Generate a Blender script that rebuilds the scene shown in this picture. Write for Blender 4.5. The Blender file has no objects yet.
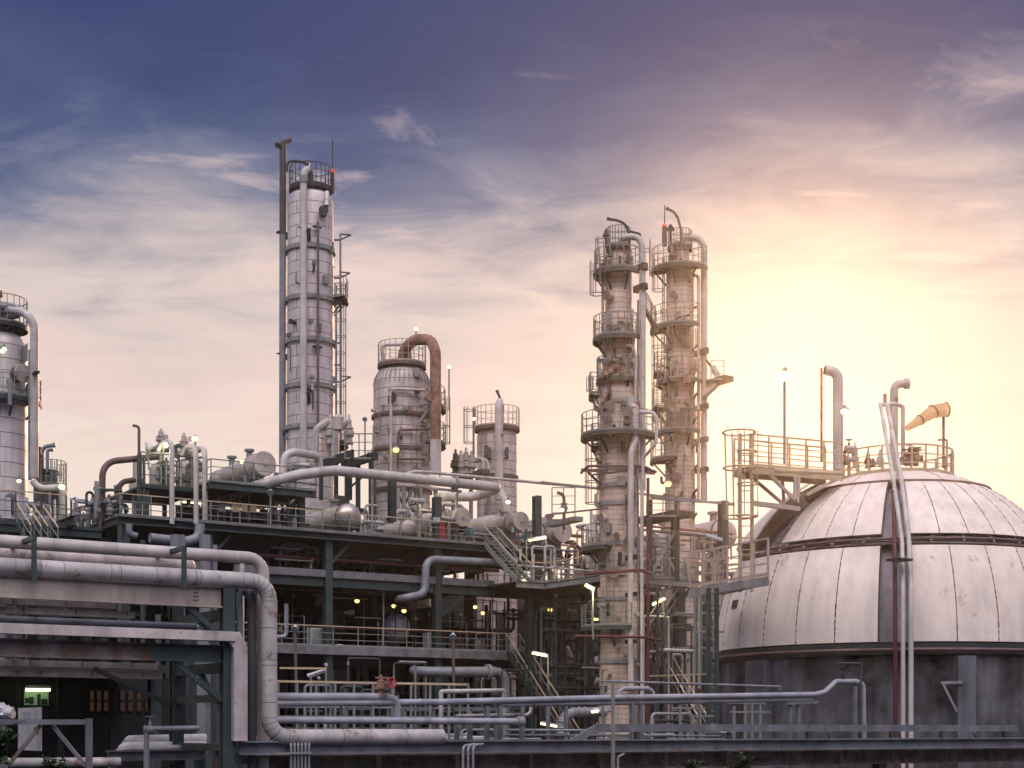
import bpy, bmesh, math, random
from mathutils import Vector, Matrix
R = math.radians
V = Vector
C = bpy.context.scene.collection
scene = bpy.context.scene

# ---------------------------------------------------------------- camera frame
F, CX, HZ, ZC = 1500.0, 512.0, 730.0, 3.0      # focal length in pixels, centre column, horizon row, eye height
YAW = R(33.0)
FW = V((math.sin(YAW), math.cos(YAW), 0)); RT = V((math.cos(YAW), -math.sin(YAW), 0))

def W(px, py, d):
    """world point seen in column px, row py at d metres in front of the lens"""
    p = FW*d + RT*((px-CX)/F*d); p.z = ZC + (HZ-py)/F*d
    return p
def dY(px, v): return v/(FW.y + RT.y*(px-CX)/F)
def dX(px, u): return u/(FW.x + RT.x*(px-CX)/F)
def G(px, py, v): return W(px, py, dY(px, v))     # on the plane y = v (the plant's long axis is x)
def GX(px, py, u): return W(px, py, dX(px, u))    # on the plane x = u
def zat(py, d): return ZC + (HZ-py)/F*d

# ---------------------------------------------------------------- mesh builder
def frame(ax):
    ax = ax.normalized()
    up = V((0,0,1)) if abs(ax.z) < .95 else V((1,0,0))
    s = up.cross(ax).normalized(); t = ax.cross(s).normalized()
    return s, t, ax

class MB:
    def __init__(s): s.v=[]; s.f=[]; s.uv=[]
    def _add(s, vs, fs, uvs=None):
        o = len(s.v); s.v += [V(p) for p in vs]
        for i, f in enumerate(fs):
            s.f.append([o+k for k in f])
            s.uv.append(uvs[i] if uvs else [(0,0)]*len(f))
        return s
    def box(s, a, b):
        x0,x1 = sorted((a[0],b[0])); y0,y1 = sorted((a[1],b[1])); z0,z1 = sorted((a[2],b[2]))
        vs = [(x0,y0,z0),(x1,y0,z0),(x1,y1,z0),(x0,y1,z0),(x0,y0,z1),(x1,y0,z1),(x1,y1,z1),(x0,y1,z1)]
        return s._add(vs, [(0,3,2,1),(4,5,6,7),(0,1,5,4),(1,2,6,5),(2,3,7,6),(3,0,4,7)])
    def obox(s, c, ax, ay, az, hx, hy, hz):
        c=V(c); vs=[]
        for k in (-1,1):
            for (i,j) in ((-1,-1),(1,-1),(1,1),(-1,1)): vs.append(c+ax*hx*i+ay*hy*j+az*hz*k)
        return s._add(vs, [(0,3,2,1),(4,5,6,7),(0,1,5,4),(1,2,6,5),(2,3,7,6),(3,0,4,7)])
    def extrude(s, prof, p, q, up=None):
        """closed 2-D profile swept from p to q; profile x = sideways, y = up"""
        p=V(p); q=V(q); ax=(q-p).normalized()
        u = V(up) if up else (V((0,0,1)) if abs(ax.z)<.95 else V((0,1,0)))
        sd = ax.cross(u).normalized(); u = sd.cross(ax).normalized()
        n=len(prof); vs=[p+sd*a+u*b for a,b in prof]+[q+sd*a+u*b for a,b in prof]
        fs=[(i,(i+1)%n,n+(i+1)%n,n+i) for i in range(n)]+[tuple(range(n-1,-1,-1)),tuple(range(n,2*n))]
        return s._add(vs, fs)
    def ibeam(s, p, q, w, h, t=None, up=None):
        t = t or .12*w; tf = t*1.2; a=w/2; b=h/2
        pr=[(-a,-b),(a,-b),(a,-b+tf),(t/2,-b+tf),(t/2,b-tf),(a,b-tf),(a,b),(-a,b),(-a,b-tf),(-t/2,b-tf),(-t/2,-b+tf),(-a,-b+tf)]
        return s.extrude(pr, p, q, up)
    def bar(s, p, q, w, h=None, up=None):
        h = h or w; a=w/2; b=h/2
        return s.extrude([(-a,-b),(a,-b),(a,b),(-a,b)], p, q, up)
    def lathe(s, o, ax, prof, n=24, a0=0.0, a1=360.0, ref=None, caps=True):
        """prof = [(radius, height along ax)...]; angles in degrees"""
        o=V(o); sx,sy,ax = frame(V(ax))
        if ref is not None:
            sx=V(ref).normalized(); sy=ax.cross(sx)
        full = abs(a1-a0) >= 359.9
        m = n if full else n+1
        vs=[]; L=[0.0]
        for i,(r,z) in enumerate(prof):
            if i: L.append(L[-1]+math.hypot(r-prof[i-1][0], z-prof[i-1][1]))
            for k in range(m):
                a=R(a0+(a1-a0)*k/n)
                vs.append(o+ax*z+sx*(r*math.cos(a))+sy*(r*math.sin(a)))
        rm=max(r for r,_ in prof); fs=[]; uvs=[]
        for i in range(len(prof)-1):
            for k in range(n):
                k2=(k+1)%m if full else k+1
                fs.append((i*m+k,i*m+k2,(i+1)*m+k2,(i+1)*m+k))
                u0=R(a0+(a1-a0)*k/n)*rm; u1=R(a0+(a1-a0)*(k+1)/n)*rm
                uvs.append([(u0,L[i]),(u1,L[i]),(u1,L[i+1]),(u0,L[i+1])])
        if caps and full:
            for i,rev in ((0,True),(len(prof)-1,False)):
                if prof[i][0] > 1e-4:
                    ring=[i*m+k for k in range(m)]
                    fs.append(tuple(reversed(ring)) if rev else tuple(ring)); uvs.append([(0,0)]*m)
        return s._add(vs, fs, uvs)
    def cyl(s, p, q, r, r2=None, n=12):
        p=V(p); q=V(q); d=q-p
        return s.lathe(p, d, [(r,0),(r if r2 is None else r2,d.length)], n)
    def ring(s, o, r, w, h, n=32, a0=0, a1=360):
        """flat band round a vertical axis"""
        pr=[(r,-h/2),(r+w,-h/2),(r+w,h/2),(r,h/2),(r,-h/2)]
        return s.lathe(o,(0,0,1),pr,n,a0,a1,caps=False)
    def torus(s, o, ax, r, t, n=20, m=6):
        pr=[(r+t*math.cos(2*math.pi*k/m), t*math.sin(2*math.pi*k/m)) for k in range(m+1)]
        return s.lathe(o,ax,pr,n,caps=False)
    def tube(s, pts, r, bend=None, n=10, cap=True):
        pts=[V(p) for p in pts]; bend = 2.6*r if bend is None else bend
        path=[pts[0]]
        for i in range(1,len(pts)-1):
            a,b,c=pts[i-1],pts[i],pts[i+1]; d0=(a-b); d1=(c-b)
            l=min(d0.length,d1.length)*.48; d0.normalize(); d1.normalize()
            ang=d0.angle(d1)
            if ang>R(176) or bend<=0: path.append(b); continue
            t=min(bend/math.tan(ang/2), l); rad=t*math.tan(ang/2)
            cen=b+(d0+d1).normalized()*(rad/math.sin(ang/2))
            st=b+d0*t; en=b+d1*t; k=max(3,int((math.pi-ang)/R(15)))
            e0=(st-cen).normalized(); e1=(en-cen).normalized(); tot=e0.angle(e1); axr=e0.cross(e1).normalized()
            for j in range(k+1): path.append(cen+Matrix.Rotation(tot*j/k,3,axr)@e0*rad)
        path.append(pts[-1])
        sx,sy,t0=frame(path[1]-path[0]); vs=[]; L=0; Ls=[]
        for i,p in enumerate(path):
            t1=((path[min(i+1,len(path)-1)]-path[max(i-1,0)])).normalized()
            q=t0.rotation_difference(t1); sx=q@sx; sy=q@sy; t0=t1
            if i: L+=(p-path[i-1]).length
            Ls.append(L)
            for k in range(n):
                a=2*math.pi*k/n; vs.append(p+(sx*math.cos(a)+sy*math.sin(a))*r)
        fs=[]; uvs=[]
        for i in range(len(path)-1):
            for k in range(n):
                k2=(k+1)%n; fs.append((i*n+k,i*n+k2,(i+1)*n+k2,(i+1)*n+k))
                u0=2*math.pi*k/n*r; u1=2*math.pi*(k+1)/n*r
                uvs.append([(u0,Ls[i]),(u1,Ls[i]),(u1,Ls[i+1]),(u0,Ls[i+1])])
        if cap:
            fs.append(tuple(range(n-1,-1,-1))); uvs.append([(0,0)]*n)
            m=(len(path)-1)*n; fs.append(tuple(m+k for k in range(n))); uvs.append([(0,0)]*n)
        return s._add(vs,fs,uvs)
    def ball(s, o, r, n=12, m=8, sz=1.0):
        pr=[(max(r*math.sin(math.pi*k/m),1e-5), -r*math.cos(math.pi*k/m)*sz) for k in range(m+1)]
        return s.lathe(o,(0,0,1),pr,n,caps=False)
    def rail(s, pts, h=1.1, step=1.4, t=.045, toe=True, mid=2, closed=False, top=True):
        """posts, rails and toe board along a polyline lying on a deck"""
        pts=[V(p) for p in pts]
        if closed: pts.append(pts[0].copy())
        up=V((0,0,1))
        for a,b in zip(pts,pts[1:]):
            l=(b-a).length; k=max(1,round(l/step))
            for j in range(k+1 if b is pts[-1] and not closed else k):
                p=a.lerp(b,j/k); s.bar(p,p+up*(h-.025),t)
            for j in range(1,mid+1): s.bar(a+up*h*j/(mid+1),b+up*h*j/(mid+1),t*.75)
            if top: s.bar(a+up*h,b+up*h,t*1.1)
            if toe: s.bar(a+up*.06,b+up*.06,.012,.11)
        return s
    def build(s, name, mat, parent=None, smooth=True, label=None):
        me=bpy.data.meshes.new(name)
        if parent is None:
            xs=[p.x for p in s.v]; ys=[p.y for p in s.v]; zs=[p.z for p in s.v]
            o=V(((min(xs)+max(xs))/2,(min(ys)+max(ys))/2,min(zs)))
        else: o=OFF[parent.name]
        me.from_pydata([p-o for p in s.v],[],s.f)
        uvl=me.uv_layers.new(name='UVMap'); flat=[]
        for f in s.uv:
            for u in f: flat += [u[0],u[1]]
        uvl.data.foreach_set('uv',flat)
        me.materials.append(mat)
        if smooth:
            me.polygons.foreach_set('use_smooth',[True]*len(me.polygons))
            me.set_sharp_from_angle(angle=R(34))
        ob=bpy.data.objects.new(name,me); C.objects.link(ob)
        if parent is None: ob.location=o
        else: ob.parent=parent
        OFF[ob.name]=o
        if label: ob['label']=label
        return ob
OFF={}
def tag(o, label, cat, group=None, kind=None):
    if label: o['label']=label
    if cat: o['category']=cat
    if group: o['group']=group
    if kind or cat: o['kind']=kind or 'thing'
    return o
def thing(name, label, cat, loc, group=None):
    o=bpy.data.objects.new(name,None); C.objects.link(o); o.location=V(loc); o.empty_display_size=.3
    OFF[o.name]=V(loc); return tag(o,label,cat,group)
def copy_tree(o, parent=None):
    c=o.copy(); C.objects.link(c)
    if parent: c.parent=parent
    OFF[c.name]=OFF[o.name].copy()
    for ch in list(o.children): copy_tree(ch,c)
    return c

# ---------------------------------------------------------------- materials
def mat(name, col, rough=.6, metal=0.0, var=.25, scale=1.5, streak=0.0, rust=0.0, rustcol=(.13,.045,.022), brick=None, bump=.0, spec=.4, mortar=.35, rustscale=2.2):
    m=bpy.data.materials.new(name); m.use_nodes=True; nt=m.node_tree; N=nt.nodes; L=nt.links
    b=N['Principled BSDF']; b.inputs['Roughness'].default_value=rough; b.inputs['Metallic'].default_value=metal
    b.inputs['Specular IOR Level'].default_value=spec
    tc=N.new('ShaderNodeTexCoord')
    def noise(sc,det=5,mapsc=None):
        n=N.new('ShaderNodeTexNoise'); n.inputs['Scale'].default_value=sc; n.inputs['Detail'].default_value=det; n.inputs['Roughness'].default_value=.6
        if mapsc:
            mp=N.new('ShaderNodeMapping'); mp.inputs['Scale'].default_value=mapsc; L.new(tc.outputs['Object'],mp.inputs[0]); L.new(mp.outputs[0],n.inputs['Vector'])
        else: L.new(tc.outputs['Object'],n.inputs['Vector'])
        return n
    def ramp(x,a,b_,v0,v1):
        r=N.new('ShaderNodeMapRange'); r.inputs[1].default_value=a; r.inputs[2].default_value=b_; r.inputs[3].default_value=v0; r.inputs[4].default_value=v1; L.new(x,r.inputs[0]); return r.outputs[0]
    def mul(x,y):
        q=N.new('ShaderNodeMix'); q.data_type='RGBA'; q.blend_type='MULTIPLY'; q.inputs[0].default_value=1; L.new(x,q.inputs[6]); L.new(y,q.inputs[7]); return q.outputs[2]
    n1=noise(scale); f=ramp(n1.outputs[0],.3,.7,1-var,1+var*.45)
    rgb=N.new('ShaderNodeRGB'); rgb.outputs[0].default_value=(*col,1); cur=rgb.outputs[0]
    cur=mul(cur,f)
    if streak:
        n2=noise(2.2,4,(1,1,.12)); cur=mul(cur,ramp(n2.outputs[0],.42,.72,1.0,1-streak))
    if brick:
        bt=N.new('ShaderNodeTexBrick'); L.new(tc.outputs['UV'],bt.inputs['Vector'])
        bt.inputs['Scale'].default_value=1; bt.inputs['Brick Width'].default_value=brick[0]; bt.inputs['Row Height'].default_value=brick[1]
        bt.inputs['Mortar Size'].default_value=brick[2]; bt.inputs['Mortar Smooth'].default_value=.3; bt.inputs['Bias'].default_value=0
        bt.inputs['Color1'].default_value=(1,1,1,1); bt.inputs['Color2'].default_value=(.86,.86,.87,1); bt.inputs['Mortar'].default_value=(mortar,)*3+(1,)
        cur=mul(cur,bt.outputs['Color'])
    if rust:
        n3=noise(rustscale,8); n4=noise(rustscale*6,5)
        ad=N.new('ShaderNodeMath'); ad.operation='MULTIPLY_ADD'; ad.inputs[1].default_value=.35; L.new(n4.outputs[0],ad.inputs[0]); L.new(n3.outputs[0],ad.inputs[2])
        fac=ramp(ad.outputs[0],.90-rust*.42,.99-rust*.36,0,.75)
        q=N.new('ShaderNodeMix'); q.data_type='RGBA'; L.new(fac,q.inputs[0]); L.new(cur,q.inputs[6])
        q.inputs[7].default_value=(*rustcol,1); cur=q.outputs[2]
    L.new(cur,b.inputs['Base Color'])
    rr=ramp(n1.outputs[0],.3,.7,min(1,rough+.12),max(.1,rough-.1)); L.new(rr,b.inputs['Roughness'])
    if bump:
        bp=N.new('ShaderNodeBump'); bp.inputs['Strength'].default_value=bump; bp.inputs['Distance'].default_value=.05
        n5=noise(scale*5,4); L.new(n5.outputs[0],bp.inputs['Height']); L.new(bp.outputs[0],b.inputs['Normal'])
    return m
def glow(name, col, st):
    m=bpy.data.materials.new(name); m.use_nodes=True; b=m.node_tree.nodes['Principled BSDF']
    b.inputs['Base Color'].default_value=(*[c*(.02 if st<.1 else .5) for c in col],1); b.inputs['Emission Color'].default_value=(*col,1); b.inputs['Emission Strength'].default_value=st
    return m
M=dict(
 clad=mat('aluminium_cladding',(.74,.68,.69),.5,.25,.16,1.2,.3,.08,(.22,.14,.12),brick=(3.1,.82,.03),mortar=.25),
 clad_fine=mat('banded_cladding',(.74,.60,.50),.55,.15,.2,1.2,.35,.12,(.22,.1,.07),brick=(13,.27,.014),mortar=.3),
 clad_old=mat('weathered_cladding',(.70,.61,.59),.6,.15,.22,1.0,.45,.22,(.2,.085,.06),brick=(2.0,.62,.03),mortar=.25),
 steel_grey=mat('grey_painted_steel',(.30,.32,.33),.55,.1,.3,2,.3,.2),
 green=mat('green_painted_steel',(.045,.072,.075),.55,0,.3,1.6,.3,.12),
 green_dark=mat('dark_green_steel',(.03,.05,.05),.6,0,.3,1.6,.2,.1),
 dark=mat('dark_steel',(.035,.04,.045),.6,.1,.3,2,.2,.15),
 grating=mat('deck_grating',(.06,.075,.075),.75,.1,.3,3,.0,.15),
 rail=mat('railing_paint',(.23,.25,.23),.5,0,.2,2,0,.15),
 yellow=mat('yellow_rail_paint',(.56,.45,.30),.5,0,.25,2,0,.2),
 pipe=mat('pale_pipe_insulation',(.62,.59,.57),.5,.05,.2,1.0,.3,.16,(.2,.09,.06),brick=(50,1.3,.010),mortar=.72),
 bright_cap=mat('bright_end_cap',(.62,.56,.52),.3,.6,.15,2,.2,.1),
 pipe_cool=mat('cool_grey_pipe_paint',(.36,.38,.44),.45,.05,.25,1.5,.35,.16,(.14,.06,.04)),
 pipe_worn=mat('peeling_pipe_paint',(.55,.53,.53),.55,.0,.28,1.6,.35,.37,(.16,.06,.035),rustscale=2.6,brick=(50,1.6,.015),mortar=.45),
 pipe_grey=mat('grey_pipe',(.26,.28,.32),.5,.15,.25,1.5,.3,.16),
 pipe_dark=mat('dark_pipe',(.07,.075,.085),.5,.1,.3,1.5,.2,.1),
 pipe_brown=mat('brown_pipe',(.16,.105,.105),.55,0,.3,1.5,.3,.25),
 pipe_red=mat('red_pipe',(.10,.025,.03),.5,0,.25,1.5,.2,.1),
 brown=mat('brown_weathered_steel',(.17,.12,.105),.65,0,.3,2,.3,.2),
 beige=mat('beige_bare_steel',(.5,.42,.36),.6,0,.2,2,.2,.1),
 rusty=mat('rusty_pipe',(.36,.22,.17),.75,.0,.4,1.6,.4,.62,(.17,.07,.045)),
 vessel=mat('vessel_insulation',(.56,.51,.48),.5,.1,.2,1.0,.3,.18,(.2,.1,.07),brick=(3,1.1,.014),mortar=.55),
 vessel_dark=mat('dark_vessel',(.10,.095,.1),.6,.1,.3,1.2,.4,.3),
 disc=mat('cover_plate',(.60,.53,.49),.6,.05,.25,1.5,.3,.2),
 rust_flange=mat('rust_brown_flange',(.32,.2,.15),.7,0,.3,2,.2,.4),
 foil=mat('crumpled_foil',(.75,.74,.76),.35,.35,.2,3,0,.0,bump=1.0),
 tank=mat('tank_panel_paint',(.84,.75,.68),.55,0,.14,.5,.2,.25,(.50,.28,.18),rustscale=1.1),
 tank_in=mat('tank_inner_shell',(.34,.31,.35),.7,0,.35,.8,.45,.2),
 wall=mat('tank_skirt_wall',(.135,.138,.16),.8,0,1.0,.45,.6,.06,bump=.15),
 wall_light=mat('pale_skirt_column',(.14,.15,.18),.75,0,.4,.8,.55,.05),
 white=mat('white_cabinet',(.52,.54,.58),.5,0,.15,2,.3,.1),
 curb=mat('concrete_curb',(.20,.205,.23),.8,0,.35,2,.3,.2),
 beam=mat('beige_beam',(.45,.39,.36),.6,0,.25,1.2,.4,.2,(.17,.075,.045),rustscale=1.8),
 beam_grey=mat('galvanised_beam',(.18,.2,.235),.6,.1,.35,1.4,.4,.28),
 beam_rust=mat('rusty_beam',(.22,.19,.18),.7,0,.4,1.4,.4,.6,(.12,.055,.035)),
 tray=mat('pale_cable_tray',(.60,.55,.55),.6,.05,.35,1.2,.45,.28),
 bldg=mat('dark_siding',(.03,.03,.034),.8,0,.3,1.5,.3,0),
 ground=mat('asphalt_ground',(.04,.042,.046),.9,0,.4,.3,0,0,bump=.2),
 red=mat('red_paint',(.4,.05,.06),.5,0,.2,2,.1,.1),
 orange=mat('windsock_fabric',(.93,.74,.54),.85,0,.12,2,0,0,spec=.1),
 plate=mat('yellow_plate',(.62,.47,.25),.55,0,.15,3,0,.15),
 sign=mat('teal_sign',(.03,.16,.17),.5,0,.1,3,0,0),
 signwhite=mat('white_lettering',(.8,.8,.78),.5,0,.05,3,0,0),
 leaf=mat('leaf_green',(.03,.06,.022),.5,0,.4,6,0,0),
 black=mat('black_fitting',(.025,.025,.028),.5,.2,.2,2,0,0),
)
_n=M['orange'].node_tree.nodes; _l=M['orange'].node_tree.links      # thin cloth lets light through
_t=_n.new('ShaderNodeBsdfTranslucent'); _t.inputs[0].default_value=(1,.84,.6,1); _x=_n.new('ShaderNodeMixShader'); _x.inputs[0].default_value=.75
_l.new(_n['Principled BSDF'].outputs[0],_x.inputs[1]); _l.new(_t.outputs[0],_x.inputs[2]); _l.new(_x.outputs[0],_n['Material Output'].inputs[0])
E=dict(yellow=glow('lamp_glow_yellow',(1,.74,.2),3), warm=glow('lamp_glow_warm',(1,.8,.42),3.5), green=glow('lamp_glow_green',(.85,1,.5),2.5),
 red=glow('beacon_red',(1,.06,.04),.6), dim=glow('dim_window_glow',(.5,.26,.15),.06), room=glow('lit_room_glow',(.5,.72,.42),.13))

# ---------------------------------------------------------------- sky, sun, camera, haze
SUN_PX=(800,362)
S=W(*SUN_PX,100.0)-V((0,0,ZC)); S.normalize()
sun_el=math.asin(S.z); sun_az=math.atan2(S.x,S.y)
world=bpy.data.worlds.new("World"); scene.world=world; world.use_nodes=True
nt=world.node_tree; N=nt.nodes; L=nt.links
bg=N['Background']
sky=N.new('ShaderNodeTexSky'); sky.sky_type='NISHITA'; sky.sun_disc=False; sky.sun_elevation=sun_el; sky.sun_rotation=sun_az
sky.air_density=1.2; sky.dust_density=2.0
tc=N.new('ShaderNodeTexCoord')
def vm(op,a,b=None,**k):
    n=N.new('ShaderNodeVectorMath'); n.operation=op
    for i,x in enumerate((a,b)):
        if x is None: continue
        if hasattr(x,'links'): L.new(x,n.inputs[i])
        else: n.inputs[i].default_value=x
    return n
def ma(op,a,b=None,c=None,clamp=False):
    n=N.new('ShaderNodeMath'); n.operation=op; n.use_clamp=clamp
    for i,x in enumerate((a,b,c)):
        if x is None: continue
        if hasattr(x,'links'): L.new(x,n.inputs[i])
        else: n.inputs[i].default_value=x
    return n.outputs[0]
def mixc(f,a,b,mode='MIX'):
    n=N.new('ShaderNodeMix'); n.data_type='RGBA'; n.blend_type=mode
    for i,x in ((0,f),(6,a),(7,b)):
        if hasattr(x,'links'): L.new(x,n.inputs[i])
        elif i==0: n.inputs[0].default_value=x
        else: n.inputs[i].default_value=(*x,1)
    return n.outputs[2]
def rampc(x,stops,interp='EASE'):
    n=N.new('ShaderNodeValToRGB'); cr=n.color_ramp; cr.interpolation=interp
    while len(cr.elements)<len(stops): cr.elements.new(.5)
    for e,(p,c) in zip(cr.elements,stops): e.position=p; e.color=(*c,1)
    L.new(x,n.inputs[0]); return n.outputs[0]
def srgb(r,g,b): return tuple(((c/255+.055)/1.055)**2.4 if c>10 else c/255/12.92 for c in (r,g,b))
nrm=vm('NORMALIZE',tc.outputs['Generated']).outputs[0]
sep=N.new('ShaderNodeSeparateXYZ'); L.new(nrm,sep.inputs[0]); zz=sep.outputs[2]
# cloud sheet: the direction projected on a flat layer overhead
den=ma('MAXIMUM',ma('ADD',zz,.06),.03)
pl=vm('DIVIDE',nrm,None); cb=N.new('ShaderNodeCombineXYZ')
for i in range(3): L.new(den,cb.inputs[i])
L.new(cb.outputs[0],pl.inputs[1])
def wnoise(sc,det,rough,off=(0,0,0),dist=0.0):
    mp=N.new('ShaderNodeMapping'); mp.inputs['Location'].default_value=off; mp.inputs['Scale'].default_value=(.85,1.15,0); m0=N.new('ShaderNodeMapping'); m0.inputs['Rotation'].default_value=(0,0,YAW+.06)
    L.new(pl.outputs[0],m0.inputs[0]); L.new(m0.outputs[0],mp.inputs[0])
    n=N.new('ShaderNodeTexNoise'); n.inputs['Scale'].default_value=sc; n.inputs['Detail'].default_value=det; n.inputs['Roughness'].default_value=rough; n.inputs['Distortion'].default_value=dist
    L.new(mp.outputs[0],n.inputs['Vector']); return n.outputs[0]
nA=wnoise(1.15,8,.58,(3.1,1.7,0),.3); nB=wnoise(4.2,9,.62,(9,4,0),.6); nC=wnoise(2.4,10,.62,(5.2,8.4,0),.7)
sdot=vm('DOT_PRODUCT',nrm,tuple(S)).outputs['Value']
t=ma('ADD',zz,ma('MULTIPLY',ma('SUBTRACT',nA,.47),.12)); t=ma('ADD',t,ma('MULTIPLY',ma('SUBTRACT',nB,.49),.13))
base_r=rampc(t,[(0.0,srgb(247,229,215)),(.17,srgb(245,226,214)),(.235,srgb(235,211,204)),(.27,srgb(222,205,200)),(.305,srgb(184,174,180)),(.34,srgb(126,131,156)),(.38,srgb(74,90,132)),(.43,srgb(52,68,116)),(.55,srgb(48,64,112)),(.72,srgb(150,152,190)),(1.0,srgb(205,208,238))],'LINEAR')
# brighter rims where the sheet breaks
rim=ma('MULTIPLY',ma('SUBTRACT',nC,.57),9.0,clamp=True)
band=ma('MULTIPLY',ma('MULTIPLY',ma('SUBTRACT',zz,.2),12,clamp=True),ma('MULTIPLY',ma('SUBTRACT',.43,zz),9,clamp=True))
col=mixc(ma('MULTIPLY',ma('MULTIPLY',rim,band),.75),base_r,srgb(238,212,205))
# warm veil of the low sun behind thin cloud
sp=ma('MAXIMUM',sdot,0.0)
g1=ma('POWER',sp,110.0); g2=ma('POWER',sp,260.0)
low=ma('MULTIPLY',ma('SUBTRACT',.42,t),5.5,clamp=True)
col=mixc(ma('MULTIPLY',ma('MULTIPLY',g1,low),.6,clamp=True),col,(.80,.66,.52))
col=mixc(ma('MULTIPLY',g2,.5,clamp=True),col,(.62,.54,.44))
# the half of the sky behind the camera: brightened high up, darkened low, to shape the front light
back=ma('MULTIPLY',ma('SUBTRACT',-.02,vm('DOT_PRODUCT',nrm,tuple(FW)).outputs['Value']),2.2,clamp=True)
BACK_COL=(4.55,4.0,3.95)
bz=ma('MULTIPLY',ma('SUBTRACT',zz,.36),2.2,clamp=True)
bcol=mixc(bz,(.05,.10,.26),BACK_COL)
col=mixc(ma('MULTIPLY',back,.97),col,bcol)
neg=ma('MULTIPLY',ma('SUBTRACT',0.0,zz),25,clamp=True)
col=mixc(neg,col,(.06,.06,.07))
cl10=mixc(1.0,col,(10,10,10),'MULTIPLY')
fin=mixc(.985,sky.outputs[0],cl10)
L.new(fin,bg.inputs['Color']); bg.inputs['Strength'].default_value=.1

sl=bpy.data.lights.new('sun','SUN'); sl.energy=1.9; sl.angle=R(8); sl.color=(1,.53,.27)
so=bpy.data.objects.new('sun',sl); C.objects.link(so); so.rotation_euler=(-S).to_track_quat('-Z','Y').to_euler()

cam=bpy.data.cameras.new('camera'); co=bpy.data.objects.new('camera',cam); C.objects.link(co)
cam.sensor_width=36; cam.lens=36*F/1024; cam.shift_y=(HZ-384)/1024; cam.clip_end=5000; cam.clip_start=.1
co.location=(0,0,ZC); co.rotation_euler=(R(90),0,-YAW); scene.camera=co
scene.view_settings.view_transform='Standard'; scene.view_settings.look='None'; scene.view_settings.exposure=0.0; scene.view_settings.gamma=1
scene.view_settings.use_curve_mapping=False
cy=scene.cycles; cy.use_denoising=True; cy.denoiser='OPENIMAGEDENOISE'; cy.max_bounces=6; cy.diffuse_bounces=3; cy.glossy_bounces=3; cy.volume_bounces=0; cy.transmission_bounces=2; cy.use_adaptive_sampling=True; cy.adaptive_threshold=.02
cy.sample_clamp_indirect=4; cy.caustics_reflective=False; cy.caustics_refractive=False

g=MB(); g.box((-700,-700,-.3),(700,700,0)); tag(g.build('ground',M['ground'],smooth=False),'dark asphalt ground under the plant',None,kind='structure')
hz=MB(); hz.box((-720,-720,-1.4),(720,720,53))
hm=bpy.data.materials.new('haze'); hm.use_nodes=True; hn=hm.node_tree.nodes; hn.remove(hn['Principled BSDF'])
pv=hn.new('ShaderNodeVolumePrincipled'); pv.inputs['Density'].default_value=.00031; pv.inputs['Anisotropy'].default_value=.905; pv.inputs['Color'].default_value=(.96,.93,.9,1)
hm.node_tree.links.new(pv.outputs[0],hn['Material Output'].inputs['Volume'])
tag(hz.build('haze',hm,smooth=False),'thin warm evening haze over the whole plant',None,kind='stuff')
# ================================================================ kit of fittings
rnd=random.Random(7)
class Round:
    """helper for upright round things: az 0 faces the lens, + is to the right"""
    def __init__(s,px,d):
        s.px=px; s.d=d; s.c=W(px,HZ,d); s.c.z=0; s.k=d/F
        c=-V((s.c.x,s.c.y,0)).normalized(); s.f=c; s.r=V((-c.y,c.x,0))
    def z(s,py): return ZC+(HZ-py)*s.k
    def at(s,az,r,z):
        a=R(az); p=s.c+(s.f*math.cos(a)+s.r*math.sin(a))*r; p.z=z; return p
    def dir(s,az):
        a=R(az); return s.f*math.cos(a)+s.r*math.sin(a)
    def o(s,z): return V((s.c.x,s.c.y,z))
def shell(root,T,prof,material,name='shell',n=40,label=None):
    """prof = [(px half width, py)...] bottom to top"""
    pr=[(max(w*T.k,.01),T.z(py)) for w,py in prof]
    return MB().lathe((T.c.x,T.c.y,0),(0,0,1),pr,n,ref=T.f).build(name,material,root,label=label)
def band(root,T,py,hw,w=.12,h=.22,m=None,name='stiffening_ring'):
    return MB().ring(T.o(T.z(py)),hw*T.k-.02,w+.02,h,40).build(name,m or M['steel_grey'],root)
def platform(root,T,py,r0,r1,a0=0,a1=360,h=1.1,m=None,rm=None,step=1.0,name='platform',rail=True,z=None):
    z=T.z(py) if z is None else z; r0*=T.k; r1*=T.k; full=a1-a0>=359
    mb=MB(); n=max(6,int((a1-a0)/9))
    mb.lathe((T.c.x,T.c.y,z),(0,0,1),[(r0,-.05),(r1-.03,-.05),(r1-.03,-.2),(r1,-.2),(r1,.03),(r0,.0),(r0,-.05)],n,a0,a1,ref=T.f,caps=False)
    k=max(2,int((a1-a0)/50))
    for j in range(k):
        a=a0+(a1-a0)*(j+.5)/k
        mb.bar(T.at(a,r0-.02,z-1.0),T.at(a,r0+(r1-r0)*.8,z-.1),.09)
        mb.bar(T.at(a,r0-.02,z-.12),T.at(a,r1-.05,z-.12),.08,.14)
    pf=mb.build(name,m or M['brown'],root)
    if rail:
        m2=max(4,int((a1-a0)/15)); pts=[T.at(a0+(a1-a0)*i/m2,r1-.05,z+.03) for i in range(m2+(0 if full else 1))]
        if not full: pts=[T.at(a0,r0+.1,z+.03)]+pts+[T.at(a1,r0+.1,z+.03)]
        MB().rail(pts,h,step*1.35,.036,closed=full).build('railing',rm or M['brown'],pf)
    return pf
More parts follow.
